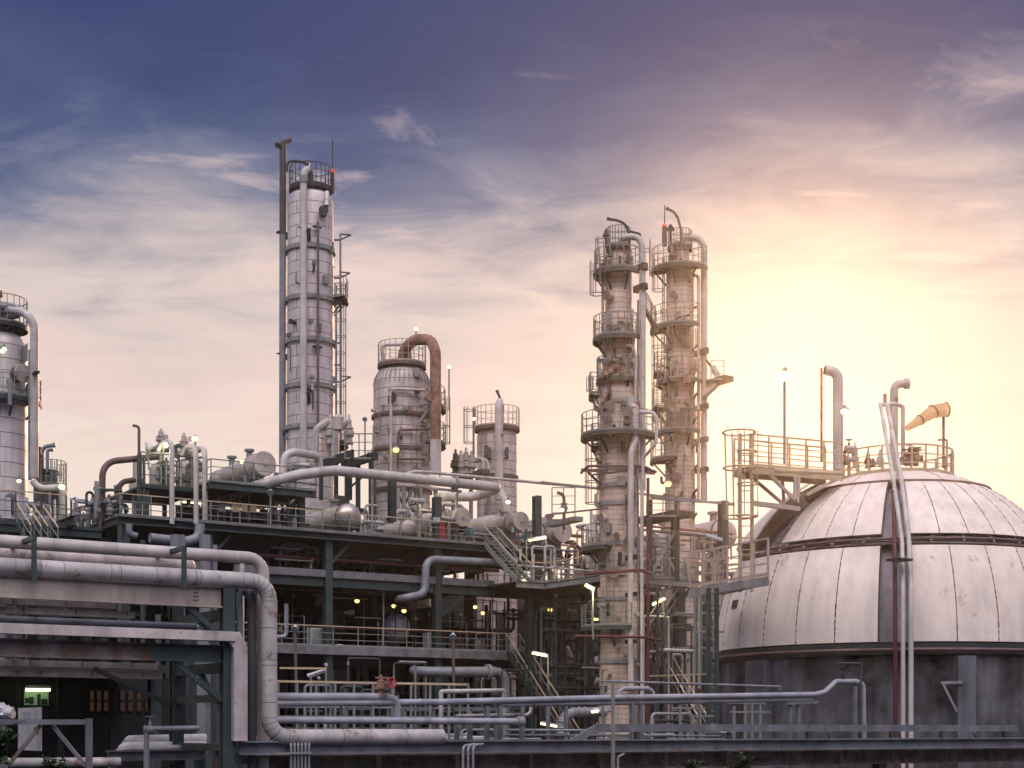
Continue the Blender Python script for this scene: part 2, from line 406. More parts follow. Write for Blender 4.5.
def ladder(root,p,z1,face,cage=True,m=None,w=.42,name='ladder',z_c=2.4):
    """face: horizontal unit vector from the wall towards the climber"""
    p=V(p); side=V((-face.y,face.x,0)); mb=MB()
    for s in (-1,1): mb.bar(p+side*w/2*s,V((p.x,p.y,z1))+side*w/2*s,.06,.03)
    k=int((z1-p.z)/.42)
    for i in range(1,k): 
        q=p+V((0,0,i*.42)); mb.bar(q-side*w/2,q+side*w/2,.035)
    if cage:
        z=p.z+z_c
        while z<z1+.01:
            mb.torus(V((p.x,p.y,z))+face*.33,(0,0,1),.37,.028,12,4); z+=1.15
        for a in (-70,-25,25,70):
            dv=face*math.cos(R(a))+side*math.sin(R(a)); q=V((p.x,p.y,p.z+z_c))+face*.33+dv*.37
            mb.bar(q,V((q.x,q.y,z1)),.04,.02)
    return mb.build(name,m or M['rail'],root)
def gooseneck(root,pts,r,m,name='vent_pipe',bend=None):
    mb=MB().tube(pts,r,bend,10)
    e=V(pts[-1]); dv=(e-V(pts[-2])).normalized(); mb.cyl(e-dv*.05,e+dv*.12,r*1.35,n=12)
    return mb.build(name,m,root)
def nozzle(root,T,az,py,r,l,hw,m=None,disc=None,name='manhole'):
    z=T.z(py); a=T.at(az,hw*T.k-.05,z); b=T.at(az,hw*T.k+l,z); dv=T.dir(az)
    o=MB().cyl(a,b,r,n=16).build(name,m or M['steel_grey'],root)
    MB().lathe(b,dv,[(r*1.2,-.06),(r*1.2,.06)],18).build('cover',disc or m or M['clad_fine'],o)
    return o
def pipe(root,pts,r,m='pipe',bend=None,name='pipe',n=10,label=None,fl=0):
    o=MB().tube(pts,r,bend,n).build(name,M[m] if isinstance(m,str) else m,root,label=label)
    return o
def flange_at(root,p,ax,r,m='steel_grey',name='flange'):
    ax=V(ax).normalized(); return MB().lathe(V(p),ax,[(r*1.5,-.09),(r*1.5,-.02),(r*1.5,.02),(r*1.5,.09)],16).build(name,M[m],root)
def valve(root,p,ax,r,up=V((0,0,1)),m='steel_grey',wheel='red',name='valve'):
    p=V(p); ax=V(ax).normalized(); up=V(up)
    mb=MB().lathe(p-ax*r*2,ax,[(r*1.5,0),(r*1.5,r*.5),(r,r*.6),(r*1.6,r*1.6),(r*1.6,r*2.4),(r,r*3.4),(r*1.5,r*3.5),(r*1.5,r*4)],12)
    mb.cyl(p,p+up*r*3.2,r*.8,r*.5,10); mb.cyl(p+up*r*3,p+up*r*4.6,r*.22,n=6)
    o=mb.build(name,M[m],root)
    if wheel:
        w=MB().torus(p+up*r*4.6,up,r*1.5,r*.16,14,5); sx,sy,_=frame(up)
        for v_ in (sx,sy): w.bar(p+up*r*4.6-v_*r*1.5,p+up*r*4.6+v_*r*1.5,r*.2)
        w.build('handwheel',M[wheel],o)
    return o
def relief_valve(root,p,h,r,m='pipe_grey',dv=None,name='relief_valve'):
    """spring safety valve: body, bonnet, spindle cap, side outlet"""
    p=V(p); mb=MB().lathe(p,(0,0,1),[(r*1.5,0),(r*1.5,.06*h),(r,.08*h),(r,.2*h),(r*1.7,.27*h),(r*1.7,.42*h),(r*1.1,.46*h),(r*1.5,.5*h),(r*1.5,.54*h),(r*.95,.56*h),(r*.85,.8*h),(r*.45,.84*h),(r*.4,.96*h),(r*.12,h)],14)
    if dv: mb.cyl(p+V((0,0,.34*h)),p+V((0,0,.34*h))+V(dv)*r*3.2,r*1.1,n=12); mb.cyl(p+V((0,0,.34*h))+V(dv)*r*3,p+V((0,0,.34*h))+V(dv)*r*3.4,r*1.7,n=12)
    return mb.build(name,M[m],root)
def clutter(root,T,py0,py1,hw,n,seed,ms=('steel_grey','brown','rusty','pipe','beige')):
    q=random.Random(seed)
    for i in range(n):
        az=q.uniform(-85,85); py=q.uniform(py0,py1); k=q.random(); r_=hw*T.k
        if k<.3: MB().obox(T.at(az,r_+.08,T.z(py)),V((-T.dir(az).y,T.dir(az).x,0)),T.dir(az),UP_,q.uniform(.08,.22),.1,q.uniform(.1,.3)).build('junction_box',M[q.choice(ms)],root)
        elif k<.5: nozzle(root,T,az,py,q.uniform(.08,.16),q.uniform(.2,.4),hw,M[q.choice(ms)])
        elif k<.8:
            h=q.uniform(8,40); pipe(root,[T.at(az,r_+.12,T.z(py+h)),T.at(az,r_+.12,T.z(py)),T.at(az+q.choice((-1,1))*q.uniform(10,30),r_+.14,T.z(py))],q.uniform(.025,.055),q.choice(ms),n=6,bend=.1,name='instrument_line')
        else:
            h=q.uniform(2,6); a=T.at(az,r_+.3,T.z(py)); pipe(root,[T.at(az,r_-.05,T.z(py)),a,a+UP_*h*.12],q.uniform(.05,.09),q.choice(ms),n=8,bend=.1,name='branch_pipe')
UP_=V((0,0,1))
def prop(name,label,cat,at,group=None): return thing(name,label,cat,at,group)
def solo_pipe(label,pts,r,m='pipe',bend=None,group=None,name='pipe',flanges=(),n=12,sup=None):
    o=MB().tube(pts,r,bend,n).build(name,M[m]); tag(o,label,'pipe',group)
    for p,ax in flanges: flange_at(o,p,ax,r)
    return o
def hdrum(name,label,cat,end,r,length,axis=V((0,1,0)),m='vessel',end_style='disc',channel=None,cone=None,saddle_z=None,group=None,em=None,noz=1,fl_m='steel_grey'):
    """lying drum: END is the centre of its near cover, axis points away from it"""
    end=V(end); ax=V(axis).normalized(); rr=r
    root=thing(name,label,cat,(end+ax*length*.5)*1.0+V((0,0,-r-.3)),group)
    if end_style=='disc':
        ch=channel or .9
        MB().lathe(end,ax,[(r*.97,0),(r*.97,.08)],28).build('end_cover',em or M['disc'],root)
        MB().lathe(end+ax*.03,-ax,[(r*.16,0),(r*.16,.12)],4).build('lifting_lug',M['disc'],root)
        MB().lathe(end+ax*.08,ax,[(r*1.0,0),(r*1.0,.12),(r*.88,.13),(r*.88,ch),(r*1.04,ch+.01),(r*1.04,ch+.14)],28).build('channel_head',M[m],root)
        MB().lathe(end+ax*(ch+.2),ax,[(r*1.06,0),(r*1.06,.16)],28).build('flange',M[fl_m],root)
        rb=r*.86; pr=[(rb,ch+.36),(rb,ch+1.2)]
        if cone: pr+=[(cone,ch+2.6)]; rb=cone
        pr+=[(rb,length-.5),(rb*.75,length-.2),(rb*.3,length)]
        MB().lathe(end,ax,pr,32).build('shell',M[m],root)
    else:
        k=.75; hd=[(r*math.sin(R(a)),r*k*(1-math.cos(R(a)))) for a in (1,15,30,45,60,75,90)]
        MB().lathe(end,ax,hd,32).build('dished_end',em or M[m],root); MB().lathe(end+ax*r*k,ax,[(r,.005),(r*1.07,.01),(r*1.07,.13),(r,.135)],32,caps=False).build('joint_ring',M['brown'],root)
        MB().lathe(end,ax,[(r,r*k+.001),(r,length-.4),(r*.7,length-.1),(r*.2,length)],32).build('shell',M[m],root)
    if saddle_z is not None:
        for f_ in (.22,.75):
            c=end+ax*length*f_; sd=V((-ax.y,ax.x,0))
            MB().obox(V((c.x,c.y,(saddle_z+c.z-r*.6)/2)),sd,ax,V((0,0,1)),r*.75,.13,max(.05,(c.z-r*.6-saddle_z)/2)).build('saddle',M['steel_grey'],root)
    for i in range(noz):
        c=end+ax*length*(.3+.35*i); MB().lathe(c,(0,0,1),[(r*.25,r*.7),(r*.25,r*1.45),(r*.42,r*1.46),(r*.42,r*1.62)],14).build('nozzle',M['steel_grey'],root)
    return root
def pole_light(label,base,top,head=None,lit=None,group='pole lights on the plant',m='rail',size=.2,name='pole_light',aim=None):
    base=V(base); top=V(top); o=thing(name,label,'lamp',base,group)
    MB().tube([base,top],.05,0,6).build('pole',M[m],o)
    dv=(aim or -FW); dv=V(dv).normalized(); dn=(dv+V((0,0,-.9))).normalized()
    h=MB().lathe(top-dn*size*.5,dn,[(size*.25,0),(size*.3,size*.4),(size*.75,size*1.15),(size*.75,size*1.25)],14).build('lamp_head',M['steel_grey'],o)
    MB().lathe(top-dn*size*.5,dn,[(size*.72,size*1.27),(size*.72,size*1.3)],14).build('lens',E[lit] if lit else M['white'],h)
    if not lit: h.data.materials[0]=M['white']
    return o
def tube_light(label,a,b,pole=None,lit='warm',group='fluorescent tube lights',r=.06):
    a=V(a); b=V(b); mid=(a+b)/2; o=thing('tube_light',label,'lamp',pole or mid,group)
    up=V((0,0,1)); h=MB().extrude([(-r*1.5,r*.6),(r*1.5,r*.6),(r*.8,r*2),(-r*.8,r*2)],a,b).build('fixture',M['white'],o)
    MB().cyl(a,b,r,n=8).build('tube',E[lit] if lit else M['white'],o)
    if pole: MB().tube([pole,V((pole[0],pole[1],mid.z)) ,mid+up*r],.045,.1,6).build('pole',M['rail'],o)
    return o
def bulb(label,p,up=.6,lit='yellow',group='bulkhead lamps hanging under the decks',r=.17):
    p=V(p); o=thing('bulkhead_lamp',label,'lamp',p,group)
    MB().ball(p,r,12,8,.85).build('globe',E[lit],o)
    MB().lathe(p,(0,0,1),[(r*1.5,r*.5),(r*1.1,r*.8),(r*.5,r*1.2),(r*.5,r*1.6)],12).build('shade',M['steel_grey'],o)
    MB().tube([p+V((0,0,r*1.5)),p+V((0,0,up))],.03,0,6).build('conduit',M['dark'],o)
    return o
def point(p,e,col=(1,.8,.45),r=.15):
    l=bpy.data.lights.new('lamp_light','POINT'); l.energy=e; l.color=col; l.shadow_soft_size=r
    o=bpy.data.objects.new('lamp_light',l); C.objects.link(o); o.location=V(p)
def manifold(label,x0,x1,v0,v1,z0,z1,n=12,seed=0,ms=('pipe','pipe_grey','steel_grey','green'),r=(.04,.1),name='piping_manifold',cat='pipework',group='valve and pipe clusters on the decks',valves=.5,fl=.6,cap=False):
    """a bank of small pipes rising from a deck, turning and dropping again, with valves and instruments"""
    q=random.Random(seed); root=thing(name,label,cat,((x0+x1)/2,(v0+v1)/2,z0),group)
    for i in range(n):
        rr=q.uniform(*r); x=q.uniform(x0,x1); y=q.uniform(v0,v1); h=q.uniform(.35,1)*(z1-z0)+z0
        k=q.random(); x2=min(x1,max(x0,x+q.choice((-1,1))*q.uniform(.6,2.4))); y2=min(v1,max(v0,y+q.choice((-1,1))*q.uniform(.5,2)))
        if k<.45: pts=[(x,y,z0),(x,y,h),(x2,y,h),(x2,y,z0 if q.random()<.5 else (z0+h)/2)]
        elif k<.75: pts=[(x,y,z0),(x,y,h),(x,y2,h),(x2,y2,h)]
        elif k<.9: pts=[(x,y,z0),(x,y,h)]
        else:
            zz_=q.uniform(z0+.3,z1); pts=[(x0,y,zz_),(x1,y,zz_)]
        if abs(x2-x)<.25: pts=[(x,y,z0),(x,y,h)]
        p=pipe(root,pts,rr,q.choice(ms),n=8)
        if q.random()<fl and len(pts)>2:
            flange_at(p,V(pts[1])-V((0,0,rr*3+.15)),(0,0,1),rr)
        if q.random()<valves and k<.9:
            valve(p,(x,y,z0+(h-z0)*q.uniform(.3,.6)),(0,0,1),rr*1.15,up=V((0,-1,0)) if q.random()<.6 else V((1,0,0)),m=q.choice(('steel_grey','pipe_grey','dark')),wheel=q.choice(('rust_flange','steel_grey','dark',None)))
        if k>.75 and k<.9:
            MB().lathe((x,y,h),(0,-1,0),[(min(.09,rr*1.8),-.06),(min(.09,rr*1.8),.06)],14).build('gauge',M['white'],p)
    return root
def stairs(root,top,foot,w,side,m=None,hand=True,name='stair'):
    """straight flight; side = unit vector across the flight"""
    top=V(top); foot=V(foot); sd=V(side); mb=MB()
    for s in (-1,1): mb.bar(top+sd*w/2*s,foot+sd*w/2*s,.06,.26)
    n=max(3,int((top.z-foot.z)/.21)); run=(top-foot); run.z=0; run.normalize()
    for i in range(1,n):
        p=foot.lerp(top,i/n); mb.obox(p,sd,run,V((0,0,1)),w/2-.03,.13,.02)
    st=mb.build(name,m or M['rail'],root)
    for s in (-1,1):
        a=top+sd*w/2*s; b=foot+sd*w/2*s; up=V((0,0,1)); h=MB()
        h.bar(a+up*1.02,b+up*1.02,.055); 
        k=max(2,int((a-b).length/1.3))
        hh=MB()
        for j in range(k+1): q=a.lerp(b,j/k); hh.bar(q,q+up*1.0,.045)
        hh.bar(a+up*.55,b+up*.55,.035)
        o=hh.build('balustrade',M['rail'],st)
        h.build('handrail',M['yellow'],o) if hand else h.build('handrail',M['rail'],o)
    return st
def deck_rail(root,pts,h=1.1,yellow=True,step=1.5,m='rail',closed=False,name='railing'):
    pts=[V(p) for p in pts]
    o=MB().rail(pts,h,step,.05,top=not yellow,closed=closed).build(name,M[m],root)
    if yellow:
        mb=MB(); pp=pts+([pts[0]] if closed else [])
        for a,b in zip(pp,pp[1:]): mb.bar(a+V((0,0,h)),b+V((0,0,h)),.055)
        mb.build('handrail',M['yellow'],o)
    return o
# ================================================================ tall column
def P_(T,px,py,off=0.0):            # point beside / in front of a round thing, off metres nearer the lens than its axis
    return W(px,py,T.d-off)
T=Round(310.5,105); root=thing('distillation_column','tallest column, pale clad, with a capped stack pipe and red beacon','tower',T.o(0))
shell(root,T,[(23.5,700),(23.5,440),(23,330),(22.6,203),(21,197),(15,192),(6,190)],M['clad'])
for py,h in ((252,22.8),(302,23),(344,23.2),(389,23.4),(430,23.5),(470,23.5)): band(root,T,py,h,.16,.3,M['steel_grey'])
pf=platform(root,T,190,3,21.5,m=M['dark'],rm=M['dark'],h=1.45,step=1.1)
MB().lathe(T.o(T.z(196)),(0,0,1),[(1.25,0),(1.25,.42)],28).build('platform_skirt',M['dark'],root)
# stack pipe on the left with a T shaped head
st=pipe(root,[P_(T,282.9,235,.2),P_(T,283,142.5,.2)],3.5*T.k,'pipe_dark',name='stack_pipe',label='dark stack pipe with a cross head')
pipe(root,[P_(T,282.5,470,.2),P_(T,282.9,235.2,.2)],3.5*T.k,'pipe_grey',name='stack_pipe')
MB().cyl(P_(T,277.5,145.5,.5),P_(T,289.5,140,-.5),3.0*T.k).build('stack_head',M['pipe_dark'],st)
for py in (233,354): 
    MB().box(P_(T,278,py-1,.45),P_(T,292,py+2,-.5)).build('clamp',M['dark'],root)
    MB().bar(P_(T,285,py+2,.2),P_(T,293,py+11,.2),.22).build('bracket',M['dark'],root)
gooseneck(root,[P_(T,286.5,171,.2),P_(T,288,162,.2),P_(T,294,160.5,.2),P_(T,303,162,.2),P_(T,308,164,.2)],1.5*T.k,M['pipe_dark'])
# overhead line
pipe(root,[P_(T,303.5,470,1.95),P_(T,303.5,172,1.95),P_(T,310,168,1.0),P_(T,311,190,0)],3.5*T.k,'pipe',bend=.5,name='overhead_pipe')
MB().cyl(P_(T,303.5,176,1.95),P_(T,303.5,183,1.95),.29).build('flange',M['steel_grey'],root)
for py in (228,388): MB().box(P_(T,298.5,py-1.5,2.2),P_(T,310,py+1.5,1.5)).build('clamp',M['dark'],root)
for py in (236,398): MB().bar(P_(T,308,py-6,2.0),P_(T,309,py+5,1.6),.25).build('bracket',M['dark'],root)
pipe(root,[P_(T,318,430,1.85),P_(T,318,222,1.85)],1.3*T.k,'pipe_brown',name='riser')
for py in (225,345): MB().box(P_(T,314,py,2.0),P_(T,320.5,py+4,1.4)).build('clamp',M['dark'],root)
MB().lathe(P_(T,323.5,212,1.5),T.f,[(.3,-.2),(.3,.3),(.34,.31),(.34,.36)],14).build('nameplate',M['dark'],root)
for px,py in ((311,321),(312,377),(314,262)): MB().box(P_(T,px-1.6,py-2,1.75),P_(T,px+1.6,py+2,1.5)).build('inspection_box',M['steel_grey'],root)
MB().tube([P_(T,327,192,.9),P_(T,326.5,206,1.4)],.16).build('lifting_lug',M['clad'],root)
mast=pipe(root,[P_(T,332.5,193,.3),P_(T,332.5,173,.3)],.14,'dark',name='beacon_mast')
MB().tube([P_(T,332.6,170,.3),P_(T,332.6,139,.3)],.035,0,6).build('antenna',M['dark'],mast)
MB().ball(P_(T,332.5,171,.3),.14).build('beacon',E['red'],mast)
# service lines and small landings on the right flank
pipe(root,[P_(T,340.5,445,0),P_(T,340.5,234,0)],1.1*T.k,'pipe_grey',name='riser')
pipe(root,[P_(T,336.5,440,.2),P_(T,336.5,330,.2)],.9*T.k,'pipe_grey',name='riser')
for (py,x2) in ((235,351),(273,350),(377,351)):
    mb=MB(); a=P_(T,334,py+5,0); mb.bar(a,P_(T,340,py+5,0),.1); mb.bar(P_(T,340,py+5,0),P_(T,x2,py,0),.08); mb.bar(P_(T,340,py-1,0),P_(T,x2,py,0),.08); mb.build('bracket_arm',M['dark'],root)
for py,a0,a1 in ((300,60,110),(444,40,130)):
    platform(root,T,py,24,38,a0,a1,m=M['dark'],rm=M['rail'],h=1.4)
ladder(root,T.at(78,26*T.k,T.z(470)),T.z(285),T.dir(78),m=M['rail'])
for py in (343,419,295,365): MB().tube([P_(T,334,py,0),P_(T,341,py,0)],.06,0,6).build('line_guide',M['dark'],root)

clutter(root,T,215,440,23.2,16,17,('steel_grey','dark','clad'))
# safety valve group beside the foot of the tall column
T2=Round(336,98); root=thing('relief_station','twin elbowed relief valves on a landing beside the tallest column','valve',W(338,470,98),'relief valve stations')
for px,dx in ((325,-1),(344,-1)):
    a=W(px+5,440,98)
    pipe(root,[W(px-9,462,98),W(px-9,430,98),W(px,424,98),W(px+4,421,98)],4.2*98/F,'pipe',bend=.5)
    relief_valve(root,W(px+5,444,98),(444-414)*98/F,.2,'vessel')
MB().box(W(318,462,99.5),W(352,458.5,95)).build('landing',M['dark'],root)
mb=MB().rail([W(318,458,97),W(352,458,97)],1.3,1.0); mb.build('railing',M['rail'],root)
for px in (321,336,350): MB().bar(W(px,500,98),W(px,460,98),.22).build('post',M['green_dark'],root)
MB().lathe(W(338,430,97),(0,0,1),[(.35,0),(.35,.8),(.2,1.0)],14).build('pilot_box',M['vessel'],root)

# landing right of it
root=thing('steel_landing','steel landing with pale railing between tallest column and arched rusty pipe','platform',W(360,520,97))
MB().box(W(346,463,99),W(373,459,95)).build('deck',M['green_dark'],root)
MB().rail([W(345,459,95.2),W(373,459,95.2),W(373,459,98.8)],1.6,1.1,.06).build('railing',M['rail'],root)
for px in (347,358,371): MB().bar(W(px,540,97),W(px,461,97),.24).build('post',M['green_dark'],root)
MB().bar(W(347,490,97.2),W(371,470,97.2),.12).build('brace',M['green_dark'],root)
pole_light('thin pole with a small dark lamp head on the landing by the tallest column',W(365,459,95.5),W(365,418,95.5),size=.22)

# ================================================================ squat vessel with the rusty arch
T=Round(402,100); root=thing('reactor_vessel','squat domed vessel with a rusty pipe arching off its top','vessel',T.o(0))
shell(root,T,[(28.5,700),(28.5,388),(27.4,381),(24,374),(19,370),(12,367),(5,366)],M['clad_old'])
for i in range(22):
    a=-105+i*10; mb=MB().tube([T.at(a,28.6*T.k,T.z(387)),T.at(a,27.6*T.k,T.z(380.5)),T.at(a,24.2*T.k,T.z(373.7)),T.at(a,17*T.k,T.z(369))],.035,0,5); mb.build('dome_seam',M['steel_grey'],root)
for py in (418,452,492): band(root,T,py,28.5,.14,.2,M['brown'])
pf=platform(root,T,366,8,24.5,h=1.4,m=M['brown'],rm=M['beige'],step=1.1)
MB().lathe(T.o(T.z(372)),(0,0,1),[(.8,0),(.8,.7)],24).build('platform_skirt',M['dark'],root)
a=pipe(root,[T.o(T.z(368)),W(404,350,99.5),W(414,339.5,99),W(431,339.5,98),W(435.5,352,97.6),W(435.5,440,97.6)],5.4*T.k,'rusty',bend=1.0,name='arch_pipe',n=16,label='rust streaked arch pipe')
MB().tube([W(435.5,440,97.6),W(435.5,474,97.6)],5.5*T.k,0,16).build('arch_pipe_insulation',M['pipe'],root)
pipe(root,[T.at(-70,19*T.k,T.z(377)),W(382,347,99.5),W(385,344.5,99.5),W(409,344.5,99.5),W(410,358,99.5)],1.9*T.k,'pipe',bend=.5,name='vent_loop')
MB().lathe(W(417,372,98.3),T.f,[(.3,-.2),(.3,.05)],14).build('lifting_lug',M['vessel'],root)
pipe(root,[W(391,476,97.9),W(391,391,97.9),W(395,389,97.9),W(425,390,98.0)],1.4*T.k,'pipe',bend=.4,name='riser')
pipe(root,[W(398,468,97.8),W(398,430,97.8),W(430,429,98)],1.3*T.k,'pipe_brown',bend=.3,name='brown_loop')
pipe(root,[W(398,459,97.8),W(428,459,98)],1.3*T.k,'pipe_brown',bend=.3,name='brown_loop')
MB().box(W(388,396,98.2),W(396,401,97.6)).build('clamp',M['dark'],root)
MB().bar(W(419,404,97.7),W(437,401,97.5),.28).build('bracket',M['steel_grey'],root)
MB().bar(W(420,422,98),W(433,403,97.6),.18).build('bracket',M['steel_grey'],root)
for py,a0,a1 in ((409,62,112),(445,55,118)): platform(root,T,py,28.5,44,a0,a1,m=M['dark'],rm=M['rail'],h=1.3)
ladder(root,T.at(95,38*T.k,T.z(478)),T.z(396),T.dir(95))
MB().cyl(W(428,400,98.2),W(431,397,97.3),.3).build('manhole',M['rusty'],root)
for px,py in ((424,437),(425,450),(425,462)): MB().box(W(px-4,py-4,98.4),W(px+4,py+3,97.7)).build('instrument_box',M['vessel'],root)
bulb('yellow lamp lit on the side of the squat domed vessel',W(396,450,97.6),.3,r=.2)
pole_light('short pole lamp lit above the crown of the rusty arch pipe',W(416,339,99),W(416,328,99),lit='warm',size=.17)
pole_light('pole lamp lit beside the side landing of the squat domed vessel',W(449,409,98),W(449,366,98),lit='warm',size=.17)

clutter(root,T,395,480,28.5,22,16)
# ================================================================ small column behind
T=Round(497,106); root=thing('small_column','short clad column behind a thick pale standpipe, cage ladder at its left','tower',T.o(0))
shell(root,T,[(20,700),(20,437),(18.5,432),(13,427),(6,425)],M['clad_old'])
platform(root,T,429,5,23,h=1.4,m=M['brown'],rm=M['beige'],step=1.2)
band(root,T,478,20,.12,.2,M['brown'])
pipe(root,[W(499,500,103.7),W(499,404,103.7),W(500.5,401.5,104.6),W(500,425,105.8)],4.1*T.k,'pipe',bend=.6,n=14,name='standpipe')
MB().box(W(493,437,104.3),W(506,433,103.4)).build('clamp',M['pipe'],root)
gooseneck(root,[W(500,402,104.5),W(500,398,104.5),W(497.5,392,104.5)],1.3*T.k,M['pipe_dark'])
ladder(root,T.at(-78,24*T.k,T.z(478)),T.z(408),T.dir(-80),m=M['rail'])
for px,py in ((489,452),(486,450),(507,452)): MB().bar(W(px,py-4,104.6),W(px,py+6,104.3),.25).build('bracket',M['dark'],root)
pole_light('small pole lamp on the left of the short clad column',W(474,470,104.5),W(474,418,104.5),lit='warm',size=.17)
root=thing('relief_station','row of four slim relief valves left of the short clad column','valve',W(464,475,102),'relief valve stations')
for px in (455.5,461,466,471.5): relief_valve(root,W(px,474,102),(474-448+rnd.uniform(-3,3))*102/F,.21,'vessel_dark' if px<460 else 'vessel')
pipe(root,[W(475,459,102),W(481,458,102),W(483,462,102),W(483,474,102)],1.8*102/F,'pipe',bend=.3)
pipe(root,[W(475,462,102.3),W(487,459,102.3),W(488.5,474,102.3)],1.8*102/F,'pipe',bend=.3)
MB().box(W(452,477,104),W(490,474,101)).build('landing',M['vessel_dark'],root)
for px in (453,471,489): MB().bar(W(px,530,102.5),W(px,477,102.5),.2).build('post',M['steel_grey'],root)

# ================================================================ twin columns at the right
T=Round(618.5,80); root=thing('distillation_column','nearer twin column, full height from the ground, white downpipe on its front','tower',T.o(0))
shell(root,T,[(19.5,790),(19.5,700),(18.6,699),(18.6,392),(17.5,388),(13.4,381),(13.2,276),(12.6,270)],M['clad_fine'],n=36)
shell(root,T,[(10.2,276),(10.2,256),(9,251),(5,248)],M['clad_fine'],name='top_dome')
shell(root,T,[(24,800),(24,762),(19.6,752)],M['wall_light'],name='base_skirt')
for py,h in ((404,18.6),(470,18.6),(487,18.6),(505,18.6),(545,18.6),(600,18.6),(662,18.8)): band(root,T,py,h,.1,.2,M['steel_grey'])
platform(root,T,248,3,12.5,m=M['dark'],rm=M['rail'],h=1.0)
for py,r0,r1,a0,a1 in ((274,13,25,-130,60),(340,13,26,-140,60),(381,13.5,22.5,-170,170),(437,18.6,38,-120,110),(549,18.6,38,-150,-20),(628,18.6,38,-110,20),(396,18.6,30,-115,-70),(447,18.6,28,-110,-70)):
    platform(root,T,py,r0,r1,a0,a1,m=M['grating'],rm=M['rail'],h=1.15,step=.9)
pipe(root,[W(619,250,80),W(620,241,79.8),W(627,236.5,79.4),W(639,237.5,79.2),W(642.5,247,79.2),W(642.5,490,79.2)],3.2*T.k,'pipe',bend=.6,name='overhead_pipe',n=14)
gooseneck(root,[W(629.5,248,79.5),W(629.5,233,79.5),W(625,224,79.5),W(618,220.5,79.5),W(609,219,79.5)],1.35*T.k,M['pipe_dark'],bend=.35)
pipe(root,[W(629,236,79.6),W(629,231,79.6),W(640,234,79.6),W(640,250,79.6)],.06,'dark',bend=.05,n=6)
pipe(root,[W(638,700,79.2),W(638,300,79.2)],1.0*T.k,'pipe_grey',name='riser',n=8)
pipe(root,[W(635,452,79.1),W(635,420,79.1),W(636,360,79.1),W(633,346,79),W(626,345,79)],1.4*T.k,'pipe',bend=.4,name='side_pipe')
pipe(root,[W(630.5,396,78.7),W(630.5,407,78.7),W(635.5,406,78.6),W(635.5,440,78.4),W(631,452,78.3),W(631,690,78.3)],3.1*T.k,'pipe',bend=.35,name='downpipe',n=14,label='white insulated downpipe')
for py in (556,593,640,688): MB().box(W(627,py,78.8),W(635,py+3,78.0)).build('clamp',M['dark'],root)
pipe(root,[W(657,430,77),W(657,419,77),W(654,413,77),W(640,412,77.5)],1.6*T.k,'pipe',bend=.3,name='side_pipe')
pipe(root,[W(657,430,77),W(656,444,77),W(643,458,77.8),W(643,480,77.8)],1.5*T.k,'pipe',bend=.3,name='side_pipe')
ladder(root,T.at(-20,(18.6+5)*T.k,T.z(628)),T.z(545),T.dir(-20),cage=False)
ladder(root,T.at(-72,20*T.k,T.z(437)),T.z(378),T.dir(-72)); ladder(root,T.at(-78,16*T.k,T.z(340)),T.z(262),T.dir(-78))
ladder(root,T.at(55,15*T.k,T.z(381)),T.z(325),T.dir(60))
ladder(root,T.at(-75,21*T.k,T.z(549)),T.z(436),T.dir(-75))
ladder(root,T.at(-60,12*T.k,T.z(272)),T.z(240),T.dir(-60),z_c=.4)
for az,py,r in ((-30,421,.22),(20,545,.2),(-45,520,.2),(-10,575,.25),(-35,300,.2),(-20,410,.2)): nozzle(root,T,az,py,r,.3,18.6 if py>390 else 13.2,M['clad_fine'])
for px,py in ((611,366),(616,362),(606,369),(622,368)): valve(root,W(px,py+6,79),(1,0,0),.12,m='rusty',wheel='brown',up=V((0,0,1)))
for px,py in ((604,340),(610,338),(614,335),(600,270),(606,262)): pipe(root,[W(px,py+12,79),W(px,py-6,79),W(px+6,py-6,79.3)],.07,'pipe_brown',n=6)
MB().lathe(W(606,236,79),(0,0,1),[(.2,0),(.02,.4)],10).build('pole_lamp',M['dark'],root)
pipe(root,[W(606,248,79),W(606,232,79)],.05,'dark',n=6,name='lamp_pole')
for py in (268,288,470): MB().box(W(633,py-1.5,79.6),W(648,py+1.5,79)).build('pipe_support',M['dark'],root)
for px,py0,py1 in ((609,385,397),(614,425,436),(620,552,566),(608,600,616)): MB().bar(W(px,py0,78.9),W(px,py1,78.8),.14).build('lifting_lug',M['dark'],root)
for k,(a,b) in enumerate(((605,660),(560,618))): MB().tube([W(a-14,475+k*40,78.6),W(b-10,468+k*40,78.6)],.05,0,6).build('hose_line',M['pipe_brown'],root)
MB().bar(W(581,470,79.3),W(655,473,79.3),.16).build('support_arm',M['pipe_brown'],root); MB().bar(W(588,472,79.3),W(601,485,79.3),.12).build('support_arm',M['dark'],root)
pipe(root,[W(581,473,79.3),W(588,466,78.6),W(640,466,78.2),W(656,472,79)],.07,'pipe_brown',bend=.3,n=6,name='ring_line')

